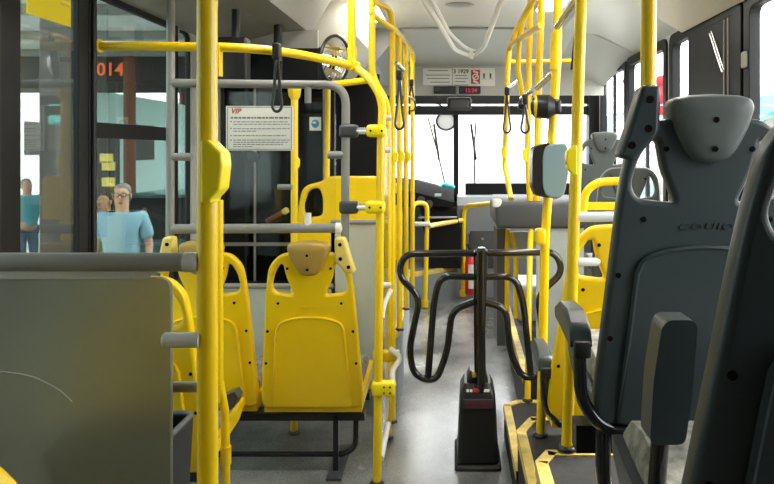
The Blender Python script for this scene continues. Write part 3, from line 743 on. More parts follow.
# rear yellow seat back on the wheel-box, with loop handle
Yg = 3.74
t = thing('passenger_seat', 'yellow seat back with side loop rising behind the pale partition', 'seat', at(340,300,Yg))
P = lambda px, py: ((at(px,py,Yg)).x, (at(px,py,Yg)).z)
outer = round2d([P(330,176),P(377,176),P(379,182),P(379,300),P(300,300),P(297,215),P(303,186),P(322,181)], [.03,.05,.03,.02,.02,.08,.06,.03])
hole = round2d([P(305,213),P(304,205),P(309,190),P(320,187),P(324,200),P(323,216),P(310,217)], .03)
MB().mesh(fill2d([outer, hole], .05, .014, 3), lambda p: Vector((p.x, Yg+p.z, p.y))).build('backrest', M['yplastic'], t)
MB().rbox((P(300,300)[0], Yg, .50), (P(379,300)[0], Yg+.10, .58), .03).build('seat_pan', M['yplastic'], t)
MB().rbox((P(310,300)[0], Yg+.05, .40), (P(370,300)[0], Yg+.10, .51), .02).build('plinth', M['black'], t)
gh = thing('grip_board', 'upright yellow plastic grip board with black slot by the aisle poles', 'grip board', at(398,262,3.95))
Pg = lambda px, py: ((at(px,py,3.95)).x, (at(px,py,3.95)).z)
MB().mesh(fill2d([round2d([Pg(393,262),Pg(402,256),Pg(402.5,215),Pg(400,190),Pg(396,182),Pg(393,186),Pg(392,225)], .02)], .05, .012), lambda p: Vector((p.x, 3.95+p.z, p.y))).build('panel', M['yplastic'], gh)
MB().ball(at(396,199,3.92), .012, .006, .035).build('slot', M['screw'], gh)

# ================================================================== PANELS
dv = thing('frosted_divider', 'frosted grey panel hanging under a thick grey rail, left foreground', 'divider', (-.68, 1.2, .3))
yv = 1.2
MB().mesh(fill2d([round2d([(at(-90,278,yv).x,.12),(at(172,278,yv).x,.12),(at(172,278,yv).x,at(0,277,yv).z),(at(-90,278,yv).x,at(0,277,yv).z)], .025)], .012, .002, 1), lambda p: Vector((p.x, yv+p.z, p.y))).build('panel', M['frost'], dv, smooth=False)
MB().tube([at(-100,262,yv-.004), at(190,262,yv-.004)], .0168, 20).build('rail', M['greytube'], dv)
MB().tube([at(185,262,yv-.004), at(195,262,yv-.004), at(198.5,262,yv-.004), at(200,262,yv-.004)], [.0182,.0182,.015,.006], 20).build('end_cap', M['lightgrey'], dv)
MB().add([at(-90,271,yv-.008), at(160,271,yv-.008), at(146,279,yv-.008), at(-90,279,yv-.008), at(-90,271,yv+.01), at(160,271,yv+.01), at(146,279,yv+.01), at(-90,279,yv+.01)], [[0,1,2,3],[7,6,5,4],[0,4,5,1],[1,5,6,2],[2,6,7,3],[3,7,4,0]]).build('hanger_strip', M['lightgrey'], dv, smooth=False)
MB().tube(fillet([at(-2,371,yv-.0065), at(34,376,yv-.0065), at(60,390,yv-.0065), at(72,402,yv-.0065)], .03), [.0004]+[.0022]*14+[.0004] if False else .0014, 6).build('scuff_mark', M['lightgrey'], dv)
MB().tube([at(163,340,yv-.012), at(165,340,yv-.012), at(200,340,yv-.012)], [.010,.0135,.0135], 16).build('stub', M['lightgrey'], dv)
MB().tube([at(173,387,yv+.02), at(200,387,yv+.02)], .0095, 16).build('stub', M['greytube'], dv)
# waste bin behind the divider
bn = thing('waste_bin', 'dark open waste bin behind the frosted panel edge', 'bin', (-.74, 1.72, 0))
x0, x1, ya, yb, zt = -.97, -.695, 1.55, 1.78, .70
MB().loft([[(x0+.03,ya+.02,0),(x1-.03,ya+.02,0),(x1-.03,yb-.02,0),(x0+.03,yb-.02,0)],[(x0,ya,zt),(x1,ya,zt),(x1,yb,zt),(x0,yb,zt)],[(x0+.012,ya+.012,zt),(x1-.012,ya+.012,zt),(x1-.012,yb-.012,zt),(x0+.012,yb-.012,zt)],[(x0+.04,ya+.03,.03),(x1-.04,ya+.03,.03),(x1-.04,yb-.03,.03),(x0+.04,yb-.03,.03)]]).build('bucket', M['black'], bn, smooth=False)
MB().tube(fillet([(x0,ya,zt),(x1,ya,zt),(x1,yb,zt),(x0,yb,zt),(x0,ya+.001,zt)], .03), .008).build('rim', M['desk'], bn)
# pale partition in front of the rear yellow seat
pp = thing('pale_partition', 'pale partition with grey top tube behind the front yellow seat', 'divider', (-.55, 3.5, 0))
yp = 3.5
MB().box((at(331,224,yp).x, yp, at(0,383,yp).z), (at(381,224,yp).x, yp+.012, at(0,224,yp).z)).build('panel', M['frost2'], pp, smooth=False)
MB().cyl(at(331,222,yp), at(382,222,yp), .013).build('top_tube', M['greytube'], pp)
MB().box((at(331,224,yp).x, yp, 0), (at(335,224,yp).x, yp+.02, at(0,222,yp).z)).build('edge_post', M['lightgrey'], pp, smooth=False)
MB().box((at(331,224,yp).x, yp-.01, at(0,388,yp).z), (at(384,224,yp).x, yp+.02, at(0,380,yp).z)).build('bottom_rail', M['nosing'], pp, smooth=False)
lp = thing('pale_partition', 'low pale green panel seen through the gap between the yellow seats', 'divider', (-1.0, 3.45, 0))
MB().box((XL+.01, 3.44, .12), (at(331,0,3.44).x-.0, 3.455, at(0,287,3.44).z)).build('panel', M['frost2'], lp, smooth=False)
MB().cyl((XL+.01, 3.44, at(0,286,3.44).z), (at(333,0,3.44).x, 3.44, at(0,286,3.44).z), .014).build('top_tube', M['greytube'], lp)
# clear acrylic fin and white clips between the two aisle poles
ac = thing('aisle_fin', 'clear acrylic fin with white tubes between the two aisle poles', 'screen', (-.31, 3.0, .05))
MB().box((-.322, 2.835, .16), (-.314, 3.20, at(0,122,2.83).z)).build('fin', M['pane'], ac, smooth=False)
MB().box((-.324, 2.832, .16), (-.312, 2.842, at(0,122,2.83).z)).build('white_edge', M['whitetube'], ac, smooth=False)
MB().tube([(-.315,2.84,.09),(-.32,3.2,.09)], .014).build('bottom_tube', M['whitetube'], ac)
for py in (118, 150, 285): MB().cyl(at(384,py,2.9)+Vector((-.02,0,0)), at(391,py,2.9), .012).build('clip', M['whitetube'], ac)
MB().tube(fillet([at(391,290,3.0), at(384,304,2.95), at(382,318,2.92)], .03), .011).build('bent_tube', M['whitetube'], ac)
MB().tube(fillet([at(390,349,3.05), at(402,358,3.02), at(391,371,2.98), at(394,386,2.95)], .03), .012).build('zigzag_tube', M['whitetube'], ac)
MB().rbox(at(373,361,3.06)-Vector((0,.02,0)), at(400,350,3.06)+Vector((0,.02,0)), .012).build('yellow_elbow', M['yellow'], ac)

# right stubs and their light panel
rs = thing('stub_tubes', 'pale stub tubes on the step-edge pole beside the grey seat', 'seat rail', at(595,262,2.0))
MB().tube([at(576,217,2.0), at(600,217,2.0), at(640,216,2.0)], .0150, 16).build('upper_stub', M['whitetube'], rs)
MB().tube([at(577,262,2.0), at(596,262,2.0), at(600,262,2.0)], [.0125,.0125,.006], 16).build('lower_stub', M['whitetube'], rs)
MB().tube([at(574,430,2.02), at(650,430,2.02)], .016, 16).build('floor_stub', M['whitetube'], rs)

# ================================================================== COLLECTOR DESK
dk = thing('collector_desk', 'grey fare collector desk behind the right aisle poles', 'desk', (.42, 3.95, .26))
Yd = 3.6
MB().rbox((at(496,229,Yd).x, Yd, at(0,229,Yd).z), (at(585,229,Yd).x, Yd+.65, at(0,202,Yd).z), .022).build('top_box', M['desk'], dk)
MB().rbox(at(493,208,Yd)-Vector((0,.0,0)), at(502,199,Yd)+Vector((0,.05,0)), .012).build('corner_guard', M['whitetube'], dk)
MB().box((at(537,0,Yd).x, Yd+.03, .26), (at(585,0,Yd).x, Yd+.045, at(0,229,Yd).z)).build('front_panel', M['frost2'], dk, smooth=False)
MB().box((at(497,0,3.9).x, 3.9, .26), (at(497,0,3.9).x+.05, 4.25, at(0,229,3.9).z)).build('side_panel', M['desk'], dk, smooth=False)
MB().box((at(503,0,3.95).x, 4.12, at(0,262,4.0).z), (at(540,0,3.95).x, 4.15, at(0,234,4.0).z)).build('drawer_front', M['lightgrey'], dk, smooth=False)
cb = thing('fare_cash_box', 'small pale box on the shelf behind the right yellow posts', 'box', (.52, 4.6, .26))
MB().rbox((.42,4.45,.26),(.80,4.85,.50),.02).build('body', M['lightgrey'], cb); MB().box((.42,4.44,.42),(.80,4.452,.45)).build('band', M['nosing'], cb, smooth=False)

# ================================================================== READERS ON THE POLE
vr = thing('card_reader', 'blue grey card reader with black side on the right pole', 'card reader', at(552,198,2.5))
yr = 2.50
o = lambda d, k: [ (at(px,0,yr).x, yr+d, at(0,py,yr).z) for px, py in [(548+(p_[0]-548)*k, 170+(p_[1]-170)*k) for p_ in round2d([(544,145),(562,142),(566.5,146),(567,175),(563,194),(556,199),(544,196),(541,185),(541,155)], 4, 3)] ]
MB().loft([o(.05,.95), o(-.03,1.0), o(-.045,.93)]).build('face', M['teal_device'], vr)
o2 = lambda d, k: [ (at(px,0,yr).x, yr+d, at(0,py,yr).z) for px, py in round2d([(532+(1-k)*4,147),(548,142.5),(549,197.5),(534+(1-k)*4,195),(530.5+(1-k)*4,186),(530.5+(1-k)*4,156)], 3, 3) ]
MB().loft([o2(.10,.6), o2(.02,1), o2(-.036,.8)]).build('side_shell', M['black'], vr)
cmr = thing('camera_dome', 'black cylindrical camera with yellow rim clamped above the card reader', 'camera', at(545,107,2.53))
a, b = at(541,107,2.49), at(560,107,2.49)
ca = at(537,106.5,2.52); 
MB().tube([at(537.5,106.5,2.53), at(539,106.5,2.525), at(550,107,2.50), at(554,107,2.50)], [.043,.045,.046,.030], 24).build('body', M['black'], cmr)
MB().tube([at(533,106.5,2.52), at(534,106.5,2.52), at(538,106.5,2.525)], [.034,.041,.0445], 24).build('yellow_rim', M['yellow'], cmr)
MB().rbox(at(551,114,2.50)-Vector((0,.02,0)), at(561,99,2.50)+Vector((0,.05,0)), .012).build('clamp', M['black'], cmr)
cm2 = thing('camera_dome', 'smaller black camera on the far right aisle pole', 'camera', at(523,105,3.5))
MB().tube([at(518,105,3.5), at(520,105,3.5), at(527,104,3.5)], [.018,.026,.026], 16).build('body', M['black'], cm2)

# ================================================================== TURNSTILE
ts = thing('turnstile', 'black tripod turnstile with looping tube arms on the aisle floor', 'turnstile', (at(478,468,2.95).x, 2.98, 0))
Yt = 2.95; xc = at(478,0,Yt).x
def sec(z, hw, y0, y1, r=.02): return [(xc+p_[0], p_[1], z) for p_ in round2d([(-hw,y0),(hw,y0),(hw,y1),(-hw,y1)], r, 3)]
MB().loft([sec(.03,.092,2.93,3.20), sec(.05,.090,2.93,3.20), sec(.27,.080,2.945,3.18), sec(.318,.077,2.95,3.17), sec(.358,.058,2.985,3.15)]).build('pedestal', M['black'], ts)
MB().loft([sec(.0,.103,2.915,3.22), sec(.012,.103,2.915,3.22), sec(.022,.096,2.925,3.21)]).build('rubber_skirt', M['rubber'], ts)
MB().loft([sec(.358,.048,3.0,3.14), sec(.375,.046,3.0,3.13), sec(.405,.034,3.01,3.11)]).build('neck', M['black'], ts)
MB().rbox((xc-.025,2.985,.385),(xc-.005,3.01,.412),.004).build('brass_lug', M['nosing'], ts)
# name plate with red lettering, and the printed marks above
MB().box((xc-.066,2.938,.266),(xc+.066,2.946,.305)).build('name_plate', M['darkgrey'], ts, smooth=False)
MB().mesh(text('WOLPAC', .028, .002, 'CENTER', 0, .0008, 1.1), lambda p: Vector((xc+p.x*.95, 2.9365-p.z, .2855+p.y*.9))).build('red_letters', M['dullred'], ts, smooth=False)
mb = MB()
for k, (dx, c_) in enumerate(((-.045,0),(-.03,1),(.032,1),(.045,0))): mb.box((xc+dx-.006,2.958,.330),(xc+dx+.006,2.966,.342), (math.radians(-25),0,math.radians(0)))
mb.build('white_marks', M['white'], ts, smooth=False)
MB().box((xc-.02,2.957,.331),(xc+.006,2.966,.345)).build('red_mark', M['red'], ts, smooth=False)
# column
MB().loft([[(xc+dx*k, Yt+.06+dy*k, z) for dx, dy in ((-.017,-.03),(.02,-.03),(.02,.03),(-.017,.03))] for z, k in ((.38,.8),(.60,1),(.93,1),(.945,.9))]).build('post', M['black'], ts)
MB().tube([(xc+.014,Yt+.025,.325),(xc+.014,Yt+.025,.60),(xc+.016,Yt+.02,.93),(xc+.016,Yt+.02,.955),(xc+.016,Yt+.02,.968)], [.021,.021,.029,.029,.015], 16).build('rotor_shaft', M['blackgloss'], ts)
def arm(pts, nm='arm', Yo=0.0, r=.0155):
    P = []
    for px, py in pts: P.append(at(px, py, Yt + .02 + abs(px-478)/80*Yo))
    MB().tube(fillet(P, .055, 7), r, 12).build(nm, M['blackgloss'], ts)
arm([(474,253),(404,254),(398,275),(420,297),(409,350),(414,376),(436,382),(447,352),(452,310),(474,302)], Yo=.03)
arm([(474,277),(440,276),(434,300),(428,377)], Yo=.03)
arm([(482,253),(556,252),(563,272),(538,295),(543,340),(541,376),(522,378),(510,352),(506,308),(484,302)], Yo=.03)
arm([(482,277),(515,276),(523,300),(531,377)], Yo=.03)

# ================================================================== FRONT DETAILS
def front_box(name, label, cat, px0, py0, px1, py1, Y, d, m, r=.006):
    a, b = at(px0, py1, Y), at(px1, py0, Y)
    t = thing(name, label, cat, ((a.x+b.x)/2, Y, a.z)); MB().rbox((a.x, Y-d, a.z), (b.x, Y, b.z), r).build('housing', M[m], t); return t
sg = thing('header_notice', 'wide pale notice strip with numbers and red no-smoking square above windshield', 'sign', at(460,88,6.28))
Yh = 6.29
def hb(x0, y0, x1, y1, m, nm, d=.004, dy=0.0):
    a, b = at(x0, y1, Yh), at(x1, y0, Yh); MB().box((a.x, Yh-d-dy, a.z), (b.x, Yh-dy, b.z)).build(nm, M[m], sg, smooth=False)
hb(423,68.5,452,85,'white','left_sheet'); hb(453,68,495,86,'white','right_sheet')
hb(471,70,480,84,'red','red_square',.006)
a = at(461,71.5,Yh-.006); MB().mesh(text('3 1929', .052, .002, 'CENTER', 0, .001), lambda p: Vector((a.x+p.x, Yh-.006-p.z, a.z+p.y))).build('number', M['print'], sg, smooth=False)
for nm_, rows in (('left_print', ((428,448,70.5),(426,450,75),(427,449,78.5),(430,450,82))), ('right_print', ((455,467,75.5),(455,468,78.5),(455,466,81.5),(454,468,85)))):
    mb = MB()
    for (x0, x1, yy) in rows:
        a, b = at(x0, yy+.5, Yh-.005), at(x1, yy-.3, Yh-.005); mb.box((a.x, Yh-.0055, a.z), (b.x, Yh-.0045, b.z))
    mb.build(nm_, M['printgrey'], sg, smooth=False)
mb = MB(); 
c = at(475.5,77,Yh-.008); mb.tube([c+Vector((.026*math.cos(2*PI*k/20),0,.026*math.sin(2*PI*k/20))) for k in range(20)], .006, 6, closed=True); mb.cyl(c+Vector((-.02,0,-.02)), c+Vector((.02,0,.02)), .005)
for yy in (72, 82): a, b = at(473,yy+1,Yh-.008), at(478.5,yy-1,Yh-.008); mb.box((a.x,Yh-.009,a.z),(b.x,Yh-.007,b.z),(0,.4,0))
mb.build('white_symbol', M['white'], sg, smooth=False)
mb = MB()
for cx_ in (484, 490.5):
    a = at(cx_, 75.5, Yh-.005); mb.ball((a.x,Yh-.005,a.z+.012), .009,.002,.009,8,6); mb.box((a.x-.007,Yh-.006,a.z-.025),(a.x+.007,Yh-.004,a.z+.006)); mb.box((a.x-.022,Yh-.006,a.z-.034),(a.x+.022,Yh-.004,a.z-.031))
mb.build('pictograms', M['print'], sg, smooth=False)
dsp = front_box('display_panel', 'blank dark display on the front header, left of the red one', 'display', 434, 86.5, 456, 94, 6.29, .03, 'black')
dsp = front_box('led_display', 'dark display with red digits on the front header', 'display', 459, 86.5, 480.5, 94, 6.29, .03, 'black')
a = at(471,90.5,6.25); MB().mesh(text('12:24', .05, .002, 'CENTER', 0, .0006), lambda p: Vector((a.x+p.x, 6.258-p.z, a.z+p.y))).build('red_digits', M['led'], dsp, smooth=False)
mn = front_box('video_monitor', 'small monitor with brownish rim hanging at the windshield top', 'monitor', 447, 97.5, 471.5, 110.5, 6.36, .05, 'darkpanel', .03)
a, b = at(450,108,6.30), at(468.5,99.5,6.30); MB().rbox((a.x,6.295,a.z),(b.x,6.32,b.z),.01).build('screen', M['desk'], mn)
# driver's dashboard, cabinet and bits on it
db = thing('dashboard', 'black driver dashboard with gauges at the front left', 'dashboard', at(435,215,6.3))
a, b = at(416,216,6.15), at(454,188,6.15)
MB().loft([[(x,6.15,.875),(x,6.13,b.z-.10+dz),(x,6.30,b.z+dz),(x,6.56,b.z+dz),(x,6.56,.875)] for x, dz in ((-.75,.10),(a.x,.06),(b.x,-.03))]).build('hood', M['dashblack'], db)
for px, py in ((421,200),(429,204)): q = at(px,py,6.12); MB().cyl(q, q+Vector((0,.02,0)), .035).build('gauge', M['desk'], db)
q = at(438,195,6.12); MB().box(q-Vector((.03,0,.012)), q+Vector((.03,.02,.012))).build('lit_display', M['paleteal'], db, smooth=False)
ck = thing('driver_cabinet', 'black angular cabinet between dashboard and floor plinth', 'cabinet', at(445,268,6.2))
MB().loft([[(at(428,0,6.2).x,y,.30),(at(461,0,6.2).x,y,.30),(at(461,0,6.2).x,y,.66),(at(456,0,6.2).x,y,.86),(at(420,0,6.2).x,y,.86),(at(424,0,6.2).x,y,.62)] for y in (6.22, 6.55)]).build('body', M['dashblack'], ck, smooth=False)
MB().box(at(418,217,6.15), at(457,214,6.55)).build('light_ledge', M['lightgrey'], ck, smooth=False)
cl = MB(); 
for k, (px, py, s) in enumerate(((440,188,1),(446,186,1.1),(451,187,.9))): cl.ball(at(px,py,6.4), .045*s, .04, .028*s, 10, 8)
tag(cl.build('folded_cloth', M['teal']), 'crumpled turquoise cloth lying on the dashboard', 'cloth')
fe = thing('fire_extinguisher', 'red fire extinguisher with white label by the right hoop rail', 'fire extinguisher', at(470.5,294,6.18))
q = at(470.5,294,6.18); zt = at(0,256,6.28).z
MB().tube([q, q+Vector((0,0,.01)), Vector((q.x,q.y,zt-.05)), Vector((q.x,q.y,zt-.015)), Vector((q.x,q.y,zt+.01))], [.046,.050,.050,.038,.02], 20).build('cylinder', M['redpaint'], fe)
MB().tube([Vector((q.x+.008,q.y-.012,q.z+.06)), Vector((q.x+.008,q.y-.012,q.z+.28))], .0440, 20).build('label', M['white'], fe)
MB().tube([Vector((q.x,q.y,zt)), Vector((q.x,q.y,zt+.06)), Vector((q.x-.03,q.y,zt+.13))], .014).cyl(Vector((q.x,q.y,zt+.05)), Vector((q.x+.06,q.y,zt+.07)), .010).build('valve_handle', M['black'], fe)
# wipers outside the glass
for lab, pts in (('left windshield wiper', [(428,118),(437,150),(446,188)]), ('right windshield wiper', [(476,122),(474,150),(475,190)])):
    w_ = thing('windshield_wiper', lab + ' resting upright on the bright glass', 'wiper', at(*pts[2], 6.7))
    MB().tube([at(px,py,6.68) for px, py in pts], .008, 8).build('arm', M['black'], w_)
    q = pts[1]; MB().cyl(at(q[0]-3,q[1]-26,6.66), at(q[0]+2,q[1]+10,6.66), .012).build('blade', M['black'], w_)
om = thing('outside_mirror', 'round outside mirror seen through the windshield top left', 'mirror', at(446,126,7.1))
c = at(446,121,7.1); MB().tube([c+Vector((.10*math.cos(2*PI*k/28),0,.095*math.sin(2*PI*k/28))) for k in range(28)], .012, 8, closed=True).build('rim', M['black'], om)
MB().tube([c+Vector((0,.01,0)), c+Vector((0,.02,0))], .10, 28).build('glass', M['lightgrey'], om)
MB().tube([c+Vector((0,.02,.09)), c+Vector((-.05,-.0,.16)), c+Vector((-.3,-.35,.30))], .012).build('arm', M['black'], om)

# ================================================================== CEILING THINGS
ur = thing('ceiling_rail', 'white U-shaped double tube on the ceiling ahead', 'rail', at(470,55,5.0))
MB().tube(fillet([at(395,-50,2.6), at(424,0,3.3), at(455,50,4.9), at(472,57,5.1), at(484,48,4.9), at(501,0,3.3), at(517,-45,2.6)], .25, 8), .0155).build('outer_tube', M['whitetube'], ur)
MB().tube(fillet([at(405,-48,2.65), at(432,0,3.3), at(450,34,4.5), at(466,48,4.9), at(477,52,5.05)], .2, 8), .0115).build('inner_tube', M['whitetube'], ur)
MB().cyl(at(470,58,5.05), at(474,50,5.05), .022).build('clip', M['lamp'] if False else M['white'], ur)
vt = tag(MB().ball(at(460,3,4.4), .12, .10, .022, 24, 8).build('ceiling_vent', M['fairing']), 'dark oval vent in the ceiling over the aisle', 'vent')
def lamp(label, x, y, l, z, tilt, w=.16):
    t = thing('ceiling_light', label, 'ceiling light', (x, y, z))
    Rt = Euler((0, tilt, 0)).to_matrix()
    def f(a, b, m, nm):
        mb = MB(); mb.rbox(a, b, .008); mb.xf(lambda p: Rt @ p + Vector((x, y, z))); mb.build(nm, M[m], t)
    f((-w/2-.012,-l/2-.012,-.006),(w/2+.012,l/2+.012,.02),'lightgrey','frame'); f((-w/2,-l/2,-.014),(w/2,l/2,-.004),'lamp','diffuser')
lamp('ceiling light panel above the left aisle poles', -.58, 4.45, .75, 2.335, .06)
lamp('ceiling light panel above the right aisle poles', .62, 4.0, .9, 2.335, -.06)
lamp('ceiling light panel above the near left seats', -.58, 2.6, .9, 2.335, .06)
lamp('ceiling light panel above the big charcoal seat', .62, 2.2, .9, 2.335, -.06)

# aisle straps
strap('black loop strap on a pale grip by the left aisle poles', at(399.5,74,3.3), .022, .27, .012, sleeve=(at(396,63,3.28), at(403,70,3.32)))
strap('short black strap on the farthest left aisle pole', at(411.5,82,4.7), .03, .20, .012, sleeve=(at(408,96,4.6), at(414,100,4.7)))
strap('black loop strap on a pale grip at the front right aisle pole', at(507,90,3.95), .022, .25, .012, sleeve=(at(506,89,3.95), at(517,81,4.0)))
strap('black loop strap beside the small camera, right of the aisle', at(525,98,3.3), .02, .17, .012, sleeve=(at(521,99,3.35), at(532,90,3.3)))
g = thing('grip_tube', 'pale grip tube slanting up from the card reader pole collar', 'grip', at(557,27,2.5)); MB().cyl(at(557,27,2.5), at(580,-6,2.3), .013).build('tube', M['steel'], g)
g = thing('grip_tube', 'pale grip tube slanting up to the card reader pole', 'grip', at(537,87,2.7)); MB().cyl(at(537,88,2.75), at(553,73,2.6), .012).build('tube', M['steel'], g)
sb = thing('seat_belt_strap', 'long black strap hanging beside the step-edge pole', 'strap', at(579,20,2.15)); MB().tube([at(580,-20,2.15), at(578,30,2.15), at(574,70,2.15)], .012, 8, sx=.5).build('webbing', M['black'], sb)

# ================================================================== OUTSIDE
GZ = -.75
def building(label, x0, y0, x1, y1, h, m, wins):
    b = thing('building', label, 'building', ((x0+x1)/2, (y0+y1)/2, GZ))
    MB().box((x0,y0,GZ),(x1,y1,GZ+h)).build('wall', M[m], b, smooth=False)
    for (ax, ay, az, bx, by, bz) in wins: MB().box((ax,ay,az),(bx,by,bz)).build('window', M['darkpanel'], b, smooth=False)
    return b
building('long pale building beyond the left door', -22, 8, -18, 50, 5.5, 'facade', [(-18.02, 20+4*k, 1.2, -17.97, 22.2+4*k, 2.6) for k in range(5)])
building('pale teal kiosk wall behind the man in pale blue', -6.7, 11.5, -6.3, 17.5, 3.2, 'paleteal', [(-6.32, 13.0, 1.2, -6.28, 14.0, 1.9)])
wb = building('low warm coloured shop front with teal awning beyond the right windows', 6.2, 11.5, 9, 17.5, 3.0, 'facade2', [(6.17, 13+1.6*k, .2, 6.21, 13.9+1.6*k, 1.4) for k in range(3)])
MB().loft([[(6.2,y,2.25),(5.3,y,1.9),(5.3,y,1.95),(6.2,y,2.5)] for y in (11.6, 17.4)]).build('awning', M['teal'], wb, smooth=False)
building('blue grey building beyond the far right window', 6.5, 20, 9, 34, 3.6, 'bluewall', [(6.47, 21+2*k, .6, 6.51, 22+2*k, 2.0) for k in range(6)])
building('pale low house ahead beyond the windshield', -4, 32, 4, 36, 4.2, 'facade', [])
kk = thing('notice_kiosk', 'dark kiosk panel with yellow notes behind the man', 'kiosk', (-5.6,10.6,GZ))
MB().box((-6.15,10.6,GZ),(-5.45,10.9,1.75)).build('panel', M['darkpanel'], kk, smooth=False)
for px, py in ((106,158),(108,166),(108,182)): q = at(px,py,10.55); MB().box(q-Vector((.10,0,.07)), q+Vector((.10,.03,.07))).build('yellow_note', M['ypale'], kk, smooth=False)
cp = thing('platform_canopy', 'white ribbed canopy over the platform outside the left door', 'canopy', (-5,10,GZ))
MB().box((-7.5,5,2.95),(-2.6,18,3.05)).build('roof', M['canopy'], cp, smooth=False)
for k in range(8): MB().box((-7.5,5.5+1.6*k,2.85),(-2.6,5.62+1.6*k,2.95)).build('rib', M['greytube'], cp, smooth=False)
MB().box((-7.4,11.0,2.35),(-3.0,11.15,2.95)).build('fascia', M['darkpanel'], cp, smooth=False)
for x, y in ((-5.05,10.4),(-6.9,17)): MB().cyl((x,y,GZ),(x,y,2.95),.09).build('post', M['brown'], cp)
q = at(106,70,10.95); MB().mesh(text('2014', .30, .01, 'CENTER', 0, .004), lambda p: Vector((q.x+p.x, 10.94-p.z, q.z+p.y))).build('orange_digits', M['ledo'], cp, smooth=False)
pl_ = thing('darkening_column', 'dark column added outside to darken the first pane of the left door', 'pillar', (-2.4,4.1,GZ))
MB().rbox((-2.49,4.0,GZ+.02),(-2.27,4.2,2.95),.02).build('shaft', M['darkpanel'], pl_)  # dark column added to lower the brightness seen through this pane
MB().box((-2.53,3.96,GZ),(-2.23,4.24,GZ+.03)).build('foot', M['darkpanel'], pl_, smooth=False)
def car(label, x, y, m, L=4.0, W=1.7, H=1.4):
    c = thing('car', label, 'car', (x, y, GZ))
    pr = [(-L/2,.25),(-L/2,.75),(-L*.30,.85),(-L*.16,H),(L*.22,H),(L*.36,.88),(L/2,.78),(L/2,.25)]
    MB().loft([[(x+dx, y+a, GZ+b) for a, b in round2d(pr, .12, 3)] for dx in (-W/2, -W*.45, W*.45, W/2)]).build('body', M[m], c)
    wp = [(-L*.24,.9),(-L*.145,H-.08),(L*.20,H-.08),(L*.29,.9)]
    for sx_ in (-1, 1): MB().loft([[(x+sx_*(W/2+d), y+a, GZ+b) for a, b in wp] for d in (-.01,.008)]).build('side_glass', M['blackgloss'], c, smooth=False)
    MB().add([(x-W*.42,y-L*.28,GZ+.9),(x+W*.42,y-L*.28,GZ+.9),(x+W*.38,y-L*.18,GZ+H-.06),(x-W*.38,y-L*.18,GZ+H-.06)],[[0,1,2,3]]).xf(lambda p: p+Vector((0,-.03,.02))).build('rear_glass', M['blackgloss'], c, smooth=False)
    for wx in (-1,1):
        for wy in (-L*.32, L*.32): MB().cyl((x+wx*(W/2-.15),y+wy,GZ+.31),(x+wx*(W/2+.01),y+wy,GZ+.31),.31,24).build('wheel', M['rubber'], c)
    for wx in (-1,1): MB().rbox((x+wx*W*.42-.1,y-L/2-.02,GZ+.6),(x+wx*W*.42+.1,y-L/2+.05,GZ+.74),.02).build('tail_light', M['redpaint'], c)
    return c
car('dark teal car parked outside the left door', -4.0, 10.4, 'cardark', H=1.5)
car('red car parked farther along outside the left door', -5.2, 19.6, 'redpaint')
car('white car parked beyond the red one', -7.6, 25.5, 'carwhite')
for lab, px, Y in (('red banner on a post outside, far right window', 627.5, 9.5), ('red banner on a post outside, second right window', 661, 8.0)):
    b = thing('banner_post', lab, 'banner', (at(px,0,Y).x, Y, GZ))
    MB().cyl((at(px,0,Y).x,Y,GZ), at(px,78,Y), .03).build('post', M['greytube'], b)
    q0, q1 = at(px-3,128,Y), at(px+3.5,84,Y); MB().rbox((q0.x,Y-.03,q0.z),(q1.x,Y+.03,q1.z),.03).build('cloth', M['redcloth'], b); MB().ball(at(px,81,Y), .07).build('finial', M['redcloth'], b)

